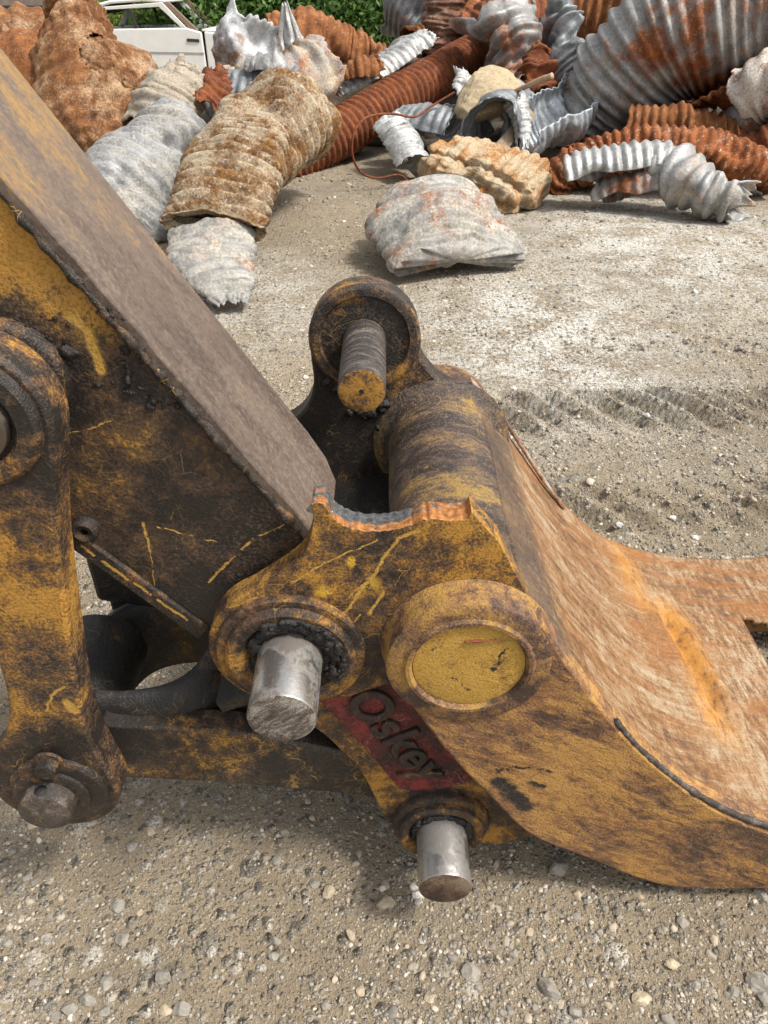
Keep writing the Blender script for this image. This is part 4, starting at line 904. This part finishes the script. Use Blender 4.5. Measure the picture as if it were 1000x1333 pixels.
# --- back of the heap
culvert('culvert_pipe', 'big dark orange corrugated culvert lying along the top behind the grey culvert', 'pipe', m_orange, [(690, 2, 11.6), (760, 18, 11.4), (850, 22, 11.2), (960, 10, 11.2)], (.62, .62, .60, .58), .115, .022, crush=.06, crease=.08, seed=21, jag=.15, skew=1, nth=90)
culvert('rust_sheet', 'orange corrugated panel with a white torn edge standing at the top of the heap', 'sheet metal', m_orange, [(600, 72, 11.6), (601, 30, 11.7), (598, -25, 11.8)], (.27, .27, .27), .085, .004, arc=(200, 330), crush=.04, crease=.08, seed=22, jag=.08, up=(0, 1, 0))
culvert('rust_sheet', 'narrow crinkled brown panel standing left of the white edged orange panel', 'sheet metal', scrap('bark_brown', .1, 1.1, .3, seed=20, white=.2, rustc=((.06, .028, .018), (.16, .075, .045), (.26, .14, .09))), [(574, 92, 11.3), (576, 50, 11.4), (582, -20, 11.5)], (.22, .25, .28), .06, .006, arc=(200, 345), crush=.06, crease=.16, seed=23, jag=.1, up=(0, 1, 0))
culvert('culvert_pipe', 'rust orange pipe arch crossing the top edge behind the torn cylinder', 'pipe', m_orange, [(596, -12, 12.3), (650, -6, 12.2), (720, -18, 12.0)], (.42, .42, .42), .10, .016, crush=.06, crease=.08, seed=24, jag=.15)
culvert('culvert_pipe', 'dull grey culvert at the top edge above the long rusty pipe', 'pipe', m_zincd, [(520, -5, 12.6), (560, 22, 12.4), (590, 40, 12.2)], (.45, .45, .42), .09, .012, crush=.06, crease=.05, seed=25, jag=.1)
culvert('corrugated_pipe', 'small rust orange pipe stub rounded like a dome beside the bushes', 'pipe', m_orange, [(534, 62, 11.6), (552, 50, 11.7), (572, 44, 11.8)], (.24, .25, .25), .08, .010, crush=.04, crease=.05, seed=26, jag=.08)
culvert('culvert_pipe', 'dark brown pipe lying in the gap behind the torn cylinder', 'pipe', m_rust, [(618, 60, 11.2), (660, 40, 11.3), (720, 40, 11.4)], (.42, .45, .45), .10, .016, crush=.06, crease=.08, seed=27, jag=.1)
culvert('corrugated_pipe', 'rumpled rust brown pipe running left to right below the bushes', 'pipe', m_orange, [(355, 62, 10.8), (400, 60, 10.8), (450, 78, 10.9), (505, 88, 11.0), (532, 92, 11.1)], (.34, .40, .36, .28, .2), .085, .014, crush=.05, crease=.05, seed=28, jag=.06)
culvert('zinc_strip', 'long pale zinc flap sloping down between the rumpled rusty pipe and the long rusty pipe', 'sheet metal', m_zincw, [(430, 136, 9.9), (480, 112, 10.1), (520, 86, 10.4), (556, 58, 10.8)], (.22, .22, .22, .17), .08, .010, arc=(20, 160), crush=.05, crease=.08, seed=29, jag=.15)
culvert('rust_sheet', 'small orange fragment with a ragged white edge left of the pale zinc flap', 'sheet metal', m_orange, [(445, 105, 9.9), (468, 98, 9.9), (490, 100, 9.95)], (.19, .2, .18), .06, .01, arc=(0, 180), crush=.06, crease=.1, seed=30, jag=.15)
# --- left
culvert('culvert_pipe', 'mud caked ochre culvert bulging out of the heap and pointing at the camera', 'pipe', m_mud, [(395, 152, 7.6), (358, 162, 7.0), (318, 200, 6.2), (288, 250, 5.55), (272, 298, 5.15)], (.30, .44, .42, .35, .30), .105, .030, flat=(1, .85), fold=.5, flat2=(1.0, .30), crush=.08, crease=.08, seed=31, jag=.06, nth=90)
culvert('flattened_sheet', 'lime crusted flattened tail of pipe lying on the ground below the mud caked culvert', 'sheet metal', m_pillow, [(276, 305, 5.15), (276, 332, 4.85), (288, 360, 4.6), (302, 396, 4.33)], (.27, .27, .21, .10), .10, .012, arc=(-10, 190), flat=(1, .30), crush=.03, crease=.05, seed=32, jag=.10)
culvert('culvert_pipe', 'pale bluish grey crusted pipe leaning behind the arm', 'pipe', m_blue, [(232, 178, 7.0), (205, 210, 6.6), (172, 246, 6.2), (140, 290, 5.8)], (.30, .36, .36, .36), .11, .014, crush=.05, crease=.06, seed=33, jag=.05, nth=84, caps=True)
culvert('crumpled_pipe', 'grey brown folded pipe end between the sandy culvert and the crushed white sheet', 'pipe', scrap('grey_brown_mud', .2, .45, .7, seed=21, mudc=(.34, .29, .22), white=.4), [(215, 180, 7.5), (225, 145, 7.6), (238, 108, 7.7), (238, 84, 7.8)], (.32, .34, .24, .10), .09, .006, flute=(.02, 9), crush=.05, crease=.04, seed=34, fold=1.4, jag=.12, up=(0, 1, 0))
culvert('culvert_pipe', 'huge sand coated rusty culvert standing at the upper left with a ragged black hole', 'pipe', m_sandrust, [(165, 235, 7.7), (146, 160, 7.9), (122, 85, 8.2), (96, 10, 8.6)], (.46, .50, .46, .24), .11, .008, flute=(.022, 26), fold=1.3, crush=.04, crease=.03, seed=35, jag=.1, up=(0, 1, 0), nth=110, holes=((.50, .655, .085, .05),))
culvert('culvert_pipe', 'sand coated fold of pipe sagging over the black hole in the huge culvert', 'pipe', m_sandrust, [(88, 36, 8.2), (126, 84, 8.0), (172, 114, 7.85), (212, 124, 7.75), (236, 134, 7.8)], (.22, .31, .26, .18, .10), .10, .010, flute=(.02, 24), fold=1.2, arc=(-40, 190), crush=.04, crease=.02, seed=36, jag=.1)
culvert('culvert_pipe', 'brown ribbed culvert at the upper left corner behind the arm', 'pipe', m_sandrust, [(-60, 66, 8.6), (0, 66, 8.7), (45, 64, 8.8), (72, 66, 8.9)], (.40, .40, .38, .34), .13, .022, crush=.06, crease=.06, seed=37, jag=.1)
culvert('culvert_pipe', 'orange rusty pipe below the brown ribbed culvert behind the arm', 'pipe', m_orange, [(30, 150, 8.4), (80, 120, 8.4), (125, 95, 8.6)], (.62, .60, .5), .15, .008, crush=.06, crease=.05, seed=38, jag=.1)
culvert('crushed_sheet', 'crushed white painted sheet standing upright in front of the bushes', 'sheet metal', m_paint, [(318, 112, 9.3), (324, 75, 9.4), (338, 32, 9.5)], (.26, .32, .28), .2, .003, flute=(.03, 7), arc=(190, 360), flat=(1.2, .8), crush=.05, crease=.05, seed=39, fold=1.4, jag=.10, up=(0, 1, 0))
culvert('crushed_sheet', 'tall pointed grey metal sliver sticking up from the crushed white sheet', 'sheet metal', m_zinc, [(392, 100, 9.2), (380, 58, 9.25), (372, 4, 9.3)], (.20, .13, .015), .2, .002, flute=(.03, 6), arc=(200, 350), flat=(1, .5), crush=.04, crease=.05, seed=40, jag=.04, up=(0, 1, 0))
culvert('crumpled_pipe', 'tangled mud crusted pipe below the crushed white sheet', 'pipe', scrap('knotted_mud', .3, .55, .55, seed=22, mudc=(.42, .35, .26), white=.4), [(308, 118, 9.0), (350, 112, 8.9), (395, 106, 8.9), (420, 88, 9.1)], (.22, .25, .30, .26), .12, .012, flute=(.02, 8), crush=.08, crease=.06, seed=41, fold=1.4, jag=.2)
culvert('bent_sheet', 'bright grey scoop of sheet metal folded into the tangled pipe', 'sheet metal', m_zinc, [(330, 98, 8.75), (355, 92, 8.65), (380, 96, 8.7)], (.12, .15, .10), .2, .003, arc=(10, 170), crush=.05, crease=.09, seed=42, fold=1.4, jag=.08)
culvert('torn_cylinder', 'curled grey brown pipe end at the right of the tangled pipe', 'pipe', scrap('curl_mud', .4, .35, .55, seed=23, mudc=(.38, .32, .25), white=.3), [(418, 120, 9.2), (414, 92, 9.25), (404, 62, 9.3)], (.22, .22, .17), .09, .008, arc=(100, 420), crush=.05, crease=.08, seed=43, fold=1.4, jag=.14, up=(0, 1, 0))
culvert('rust_sheet', 'dark grey corrugated piece lying in the gap under the tangled pipe', 'sheet metal', m_zincd, [(285, 135, 8.9), (330, 130, 8.8), (400, 128, 8.7)], (.3, .3, .3), .09, .012, crush=.06, crease=.08, seed=44, jag=.08)
# small torn scraps filling the gaps
culvert('torn_scrap', 'small flat zinc scrap lying in the dirt in front of the arching zinc strip', 'sheet metal', m_zinc, [(598, 222, 7.9), (622, 212, 8.0), (650, 208, 8.1)], (.13, .15, .10), .06, .008, arc=(30, 150), flat=(1, .5), crush=.04, crease=.06, fold=1.2, seed=81, jag=.10)
culvert('torn_scrap', 'twisted rusty strip curling out from under the foot of the big culvert', 'sheet metal', m_rust, [(742, 204, 8.4), (766, 196, 8.5), (792, 204, 8.4), (806, 216, 8.3)], (.10, .14, .12, .06), .06, .008, arc=(0, 170), spin=1.2, crush=.04, crease=.06, fold=1.2, seed=82, jag=.10)
culvert('torn_scrap', 'short rusty curl lying at the left end of the flattened brown pipe', 'sheet metal', m_orange, [(672, 232, 7.6), (694, 226, 7.7), (716, 232, 7.6)], (.08, .11, .08), .05, .007, arc=(0, 200), spin=1.0, crush=.03, crease=.05, fold=1.0, seed=83, jag=.08)
culvert('torn_scrap', 'dark rusty flap wedged between the grey folded pipe end and the mud caked culvert', 'sheet metal', m_rust, [(262, 150, 7.5), (276, 128, 7.7), (284, 104, 8.0)], (.16, .20, .12), .07, .008, arc=(190, 340), spin=.6, crush=.05, crease=.06, fold=1.4, seed=84, jag=.15, up=(0, 1, 0))
culvert('torn_scrap', 'ragged bright zinc sliver standing between the boulder and the torn cylinder', 'sheet metal', m_zincw, [(600, 128, 8.9), (606, 108, 9.0), (600, 92, 9.1)], (.10, .12, .05), .06, .006, arc=(190, 340), spin=.8, crush=.04, crease=.05, fold=1.2, seed=85, jag=.12, up=(0, 1, 0))
# low heap of dirt and rusty crumbs the pipes lie on
for (nm, lb, x, y, w_, h_, sd_) in (('dirt_mound', 'low mound of dirt and rusty crumbs under the big culvert', 3.0, 9.8, 2.6, .55, 51), ('dirt_mound', 'low mound of dark dirt under the centre of the heap', .8, 11.3, 2.8, .9, 52), ('dirt_mound', 'low mound of dark dirt under the left of the heap', -3.0, 9.6, 2.6, .6, 53)):
    lump(nm, lb, 'dirt', plain('heap_dirt', (.10, .078, .056), .95, .4, 20, 0, .8, .05), (x, y, 0), (w_, 1.3, h_), (0, 0, 0), 1.0, (0, 1), .15, .06, sd_, sub=5)
# loose bits
wirep = [(536, 242, 7.55), (520, 228, 7.75), (490, 232, 7.7), (468, 222, 7.6), (458, 196, 7.5), (463, 168, 7.5), (480, 152, 7.7), (510, 148, 8.1), (540, 152, 8.4), (562, 138, 8.6), (592, 120, 8.7)]
tag(tube('rusty_wire', catmull([at(*p) for p in wirep], 8), .011, m_rust, None, at(500, 232, 7.7)), 'thin rusty wire looping down from the boulder to the ground', 'wire')
tag(tube('wooden_stick', catmull([at(*p) for p in [(668, 120, 8.6), (686, 112, 8.4), (702, 105, 8.3), (719, 99, 8.2)]], 5), .028, plain('bare_wood', (.42, .29, .17), .85, .3, 30), None, at(690, 112, 8.4), lump=.25, taper=(.8, 1.1)), 'short bare wooden stick poking out beside the boulder', 'stick')
tag(tube('timber_offcut', [at(640, 205, 7.9), at(662, 180, 8.2), at(688, 150, 8.6)], .085, plain('weathered_timber', (.30, .22, .15), .9, .3, 25), None, at(650, 200, 7.9), n=4), 'weathered timber offcut propped inside the dark pipe mouth', 'timber')
dbm = bmesh.new(); rr = random.Random(5)
for _ in range(420):
    px = rr.uniform(640, 790); q = gnd(px, rr.uniform(186, 232)); r = rr.uniform(.012, .045)
    x = bmesh.ops.create_icosphere(dbm, subdivisions=1, radius=1)
    M4 = Matrix.Translation((q.x, q.y, r*.3)) @ Matrix.Rotation(rr.uniform(0, 6), 4, 'Z') @ Matrix.Diagonal((r*rr.uniform(.5, 3), r*.6, r*.5, 1))
    for v in x['verts']: v.co = M4 @ (v.co*rr.uniform(.8, 1.2))
dd = link('rust_crumbs', bmmesh('rust_crumbs', dbm), m_orange, smooth=False); dd['kind'] = 'stuff'

# ================================================================== BEHIND THE HEAP: CAR, FENCE, BUILDING, BUSHES
CY = 14.5
car = thing('scrap_car', 'stripped white scrap saloon car without glass standing behind the upper left of the heap', 'car', (at(190, 40, CY).x, CY+.8, 0))
mw = plain('chalky_white_paint', (.70, .69, .65), .4, .12, 6, 0, .05, .003); mk = plain('dark_car_interior', (.03, .028, .026), .8); mt = plain('tyre_rubber', (.03, .03, .03), .85)
def cx(px): return at(px, 40, CY).x
def cz(py): return at(200, py, CY).z
def panel_y(name, pts, Y0, Y1, mat, bw=.02, parent=car): return plate(name, [(cx(x), cz(y)) for x, y in pts], Y0, Y1, mat, parent, bw)
for Y0, s_ in ((CY, 1), (CY+1.55, -1)):
    panel_y('door', [(126, 38), (243, 36), (262, 42), (264, 108), (126, 110)], Y0, Y0+.06, mw)
    panel_y('rear_wing', [(20, 44), (124, 39), (124, 110), (92, 112), (84, 92), (66, 86), (48, 92), (40, 112), (16, 108)], Y0, Y0+.06, mw)
    panel_y('front_wing', [(265.5, 41), (352, 50), (356, 108), (338, 112), (328, 92), (310, 86), (292, 92), (284, 110), (265.5, 110)], Y0, Y0+.06, mw)
    panel_y('trim_strip', [(128, 66), (262, 68), (262, 71), (128, 69)], Y0-.006 if s_ > 0 else Y0+.055, Y0+.005 if s_ > 0 else Y0+.066, plain('dull_trim', (.32, .31, .30), .5), .003)
    panel_y('door_handle', [(242, 50), (258, 51), (258, 55), (242, 54)], Y0-.015 if s_ > 0 else Y0+.055, Y0+.005 if s_ > 0 else Y0+.075, mk, .004)
    panel_y('window_frame', [(118, 38), (138, 9), (216, 3), (243, 36), (236, 36), (211, 9), (142, 13), (127, 38)], Y0+.01, Y0+.05, mw, .008)
    panel_y('window_pillar', [(175, 37), (170, 8), (174, 8), (180, 37)], Y0+.012, Y0+.04, mk, .004)
    panel_y('windscreen_pillar', [(216, 3), (224, 2), (258, 40), (250, 41)], Y0+.02, Y0+.07, plain('faded_primer', (.25, .17, .12), .8), .006)
    panel_y('sill', [(92, 110), (286, 109), (286, 118), (92, 119)], Y0+.02, Y0+.1, mk, .01)
    for px in (66, 310):
        c = (cx(px), .31)
        w_ = lathe('wheel', *c, [(0, Y0+.04), (.17, Y0+.04), (.19, Y0+.02), (.30, Y0+.02), (.31, Y0+.05), (.31, Y0+.2), (0, Y0+.2)], mt, car, 40)
        lathe('rim', *c, [(.03, Y0+.035), (.05, Y0+.018), (.14, Y0+.03), (.165, Y0+.012), (.17, Y0+.035)], plain('steel_rim', (.3, .29, .28), .5, .2, 20, .5), w_, 32)
slab('roof', [(cx(112), cz(20)), (cx(135), cz(9)), (cx(150), cz(5)), (cx(190), cz(2)), (cx(218), cz(4))], CY+.02, CY+1.6, .05, mw, car, .02)
slab('headliner', [(cx(122), cz(20)), (cx(140), cz(13.5)), (cx(190), cz(8)), (cx(212), cz(10))], CY+.07, CY+1.5, .03, mk, car, .01)
slab('bonnet', [(cx(262), cz(41)), (cx(300), cz(43)), (cx(352), cz(50))], CY+.05, CY+1.55, .03, mw, car, .012)
slab('boot_lid', [(cx(20), cz(44)), (cx(70), cz(40)), (cx(100), cz(38))], CY+.05, CY+1.55, .03, mw, car, .012)
panel_y('bulkhead', [(245, 50), (262, 42), (266, 105), (245, 105)], CY+.08, CY+1.5, mk, .01)
panel_y('floor_pan', [(40, 108), (340, 108), (340, 116), (40, 116)], CY+.1, CY+1.5, mk, .01)
panel_y('front_bumper', [(354, 88), (362, 88), (362, 106), (354, 106)], CY-.02, CY+1.62, mk, .02)
panel_y('seat', [(130, 100), (165, 98), (172, 60), (160, 52), (140, 92)], CY+.2, CY+1.4, mk, .03)
panel_y('rear_bulkhead', [(60, 44), (100, 42), (110, 108), (60, 108)], CY+.08, CY+1.5, mk, .01)

# timber slat fence
fn = thing('timber_fence', 'weathered horizontal board fence standing behind the scrap car', 'fence', (-4.6, 18.4, 0))
mfw = plain('weathered_boards', (.22, .175, .135), .9, .3, 12)
FX0, FX1 = -10.5, at(268, 20, 18.4).x
for k in range(9):
    z = .1+k*.17
    plate('board', [(FX0, z), (FX1, z), (FX1, z+.13), (FX0, z+.13)], 18.4, 18.425, mfw, fn, .006)
for k in range(6):
    x = FX0+.1+(FX1-FX0-.2)*k/5
    plate('post', [(x-.05, 0), (x+.05, 0), (x+.05, 1.66), (x-.05, 1.66)], 18.428, 18.52, mfw, fn, .01)
# brick building far left
def brick():
    s = NT('red_brick'); x = s.n('ShaderNodeTexBrick'); s.set(x.inputs['Vector'], s.mapping(s.pos, (1, 1, 1), (R(-90), 0, 0)))
    x.inputs['Scale'].default_value = 4.2; x.inputs['Color1'].default_value = (.33, .12, .06, 1); x.inputs['Color2'].default_value = (.25, .09, .05, 1); x.inputs['Mortar'].default_value = (.32, .27, .22, 1); x.inputs['Mortar Size'].default_value = .014
    n = s.noise(s.pos, 9, 5); return s.finish(s.mix(s.mr(n, .4, .7, 0, .5), x.outputs[0], (.16, .09, .06)), .9, 0, s.bump(x.outputs[1], -.3, .02))
mb = brick()
bd = thing('brick_building', 'red brick building in the far upper left corner behind the fence', 'building', (-12, 26, 0))
plate('wall', [(-22, 0), (-2.8, 0), (-2.8, 4.2), (-22, 4.2)], 25, 31, mb, bd, .02)
plate('roof', [(-22.4, 4.2), (-2.4, 4.2), (-2.4, 4.45), (-22.4, 4.45)], 24.7, 31.3, plain('roof_sheet', (.12, .12, .12), .8), bd, .03)
for k in range(6):
    x = -20.5+k*3.0
    wd = plate('window', [(x, 1.9), (x+1.3, 1.9), (x+1.3, 3.3), (x, 3.3)], 24.96, 25.06, plain('window_frame_paint', (.5, .48, .44), .6), bd, .01)
    plate('pane', [(x+.08, 1.98), (x+1.22, 1.98), (x+1.22, 3.22), (x+.08, 3.22)], 24.95, 25.02, plain('dark_glass', (.03, .035, .04), .1), wd, .002)
rl = thing('steel_railing', 'dark steel rail running along the top left edge above the heap', 'railing', (-8, 16.5, 0))
mr_ = plain('dark_rail_paint', (.025, .027, .03), .5)
z1 = at(20, 11, 16.5).z
plate('rail', [(-13, z1-.07), (-6.2, z1-.07), (-6.2, z1+.05), (-13, z1+.05)], 16.46, 16.54, mr_, rl, .01)
plate('rail', [(-13, z1-.65), (-6.2, z1-.65), (-6.2, z1-.55), (-13, z1-.55)], 16.46, 16.54, mr_, rl, .01)
for k in range(5):
    x = -12.8+k*1.6; plate('post', [(x-.05, 0), (x+.05, 0), (x+.05, z1-.071), (x-.05, z1-.071)], 16.465, 16.535, mr_, rl, .008)

# bushes
def leaf_mat(name, c):
    s = NT(name); P = s.pos; n = s.noise(P, 2.6, 4, .6); a = s.n('ShaderNodeAttribute', attribute_name='tint').outputs['Fac']
    m = s.math('MULTIPLY_ADD', n, .5, s.math('MULTIPLY', a, .5))
    col = s.ramp(m, [(.25, tuple(x*.5 for x in c)), (.5, c), (.8, (c[0]*1.9, c[1]*1.6, c[2]*1.2))])
    s.finish(col, .55, 0)
    tr = s.n('ShaderNodeBsdfTranslucent'); s.set(tr.inputs[0], col); mx = s.n('ShaderNodeMixShader'); mx.inputs[0].default_value = .3
    s.t.links.new(s.bsdf.outputs[0], mx.inputs[1]); s.t.links.new(tr.outputs[0], mx.inputs[2]); s.t.links.new(mx.outputs[0], s.out.inputs[0]); return s.m
def crown_mesh(seed, n_cl, n_lf, rx, ry, z0, z1, leaf):
    g_ = np.random.default_rng(seed); V = []; Fc = []; T = []; k = 0
    for _ in range(n_cl):
        d = g_.normal(size=3); d /= np.linalg.norm(d); rr_ = (.45+.6*g_.random())
        c = np.array([d[0]*rx*rr_, d[1]*ry*rr_, (z0+z1)/2+d[2]*(z1-z0)/2*rr_*.95])
        if c[2] < .1: continue
        cs_ = .16+.22*g_.random(); tl = g_.random()
        for _ in range(n_lf):
            p = c+g_.normal(size=3)*cs_
            a = g_.normal(size=3); a /= np.linalg.norm(a); b = np.cross(a, g_.normal(size=3)); b /= np.linalg.norm(b)
            L = leaf*(.6+.8*g_.random()); W = L*.45
            V += [p-a*L, p+b*W, p+a*L, p-b*W]; Fc.append((k, k+1, k+2, k+3)); k += 4; T += [min(1, max(0, tl*.7+.3*g_.random()))]*4
    me = npmesh('crown', np.array(V), np.array(Fc)); at_ = me.attributes.new('tint', 'FLOAT', 'POINT'); at_.data.foreach_set('value', np.array(T, np.float32)); return me
ml1 = leaf_mat('leaf_green', (.115, .22, .045)); ml2 = leaf_mat('leaf_dark_green', (.085, .18, .045)); ml3 = leaf_mat('leaf_yellow_green', (.18, .26, .06))
mst = plain('bark', (.10, .075, .05), .95)
def bush(label, px, Y, rx, h, mat, seed, n_cl=150, leaf=.055):
    x = at(px, 20, Y).x
    t = thing('shrub', label, 'shrub', (x, Y, 0), 'leafy shrubs behind the scrap heap')
    me = crown_mesh(seed, n_cl, 75, rx, rx*.7, .1, h, leaf); me.transform(Matrix.Translation((x, Y, 0))); link('crown', me, mat, t, smooth=False)
    rr_ = random.Random(seed)
    for k in range(4):
        a = rr_.uniform(0, 6.28)
        tube('stem', [Vector((x, Y, -.05)), Vector((x+.15*math.cos(a), Y+.15*math.sin(a), h*.35)), Vector((x+rx*.55*math.cos(a), Y+rx*.4*math.sin(a), h*.8))], .04, mst, t, n=7, taper=(1, .3))
bush('low yellow green shrub seen through the car windows', 178, 17.2, 1.1, 1.5, ml3, 1, 110)
bush('light green shrub just right of the car behind the crushed white sheet', 275, 16.8, 1.3, 2.1, ml1, 2)
bush('dense mid green shrub behind the pointed metal sliver', 345, 17.2, 1.5, 2.8, ml2, 3)
bush('broad dark green shrub above the rumpled rusty pipe', 430, 16.6, 1.5, 2.9, ml2, 4)
bush('bright green shrub at the right end of the row next to the grey culvert', 505, 16.2, 1.3, 2.8, ml1, 5)
bush('tall dark shrub set back behind the other shrubs in the row', 385, 19.5, 2.4, 4.0, ml2, 6, 220, .07)
bush('tall shrub hidden mostly behind the standing rusty panels', 590, 18.5, 2.2, 3.6, ml2, 7, 200, .07)
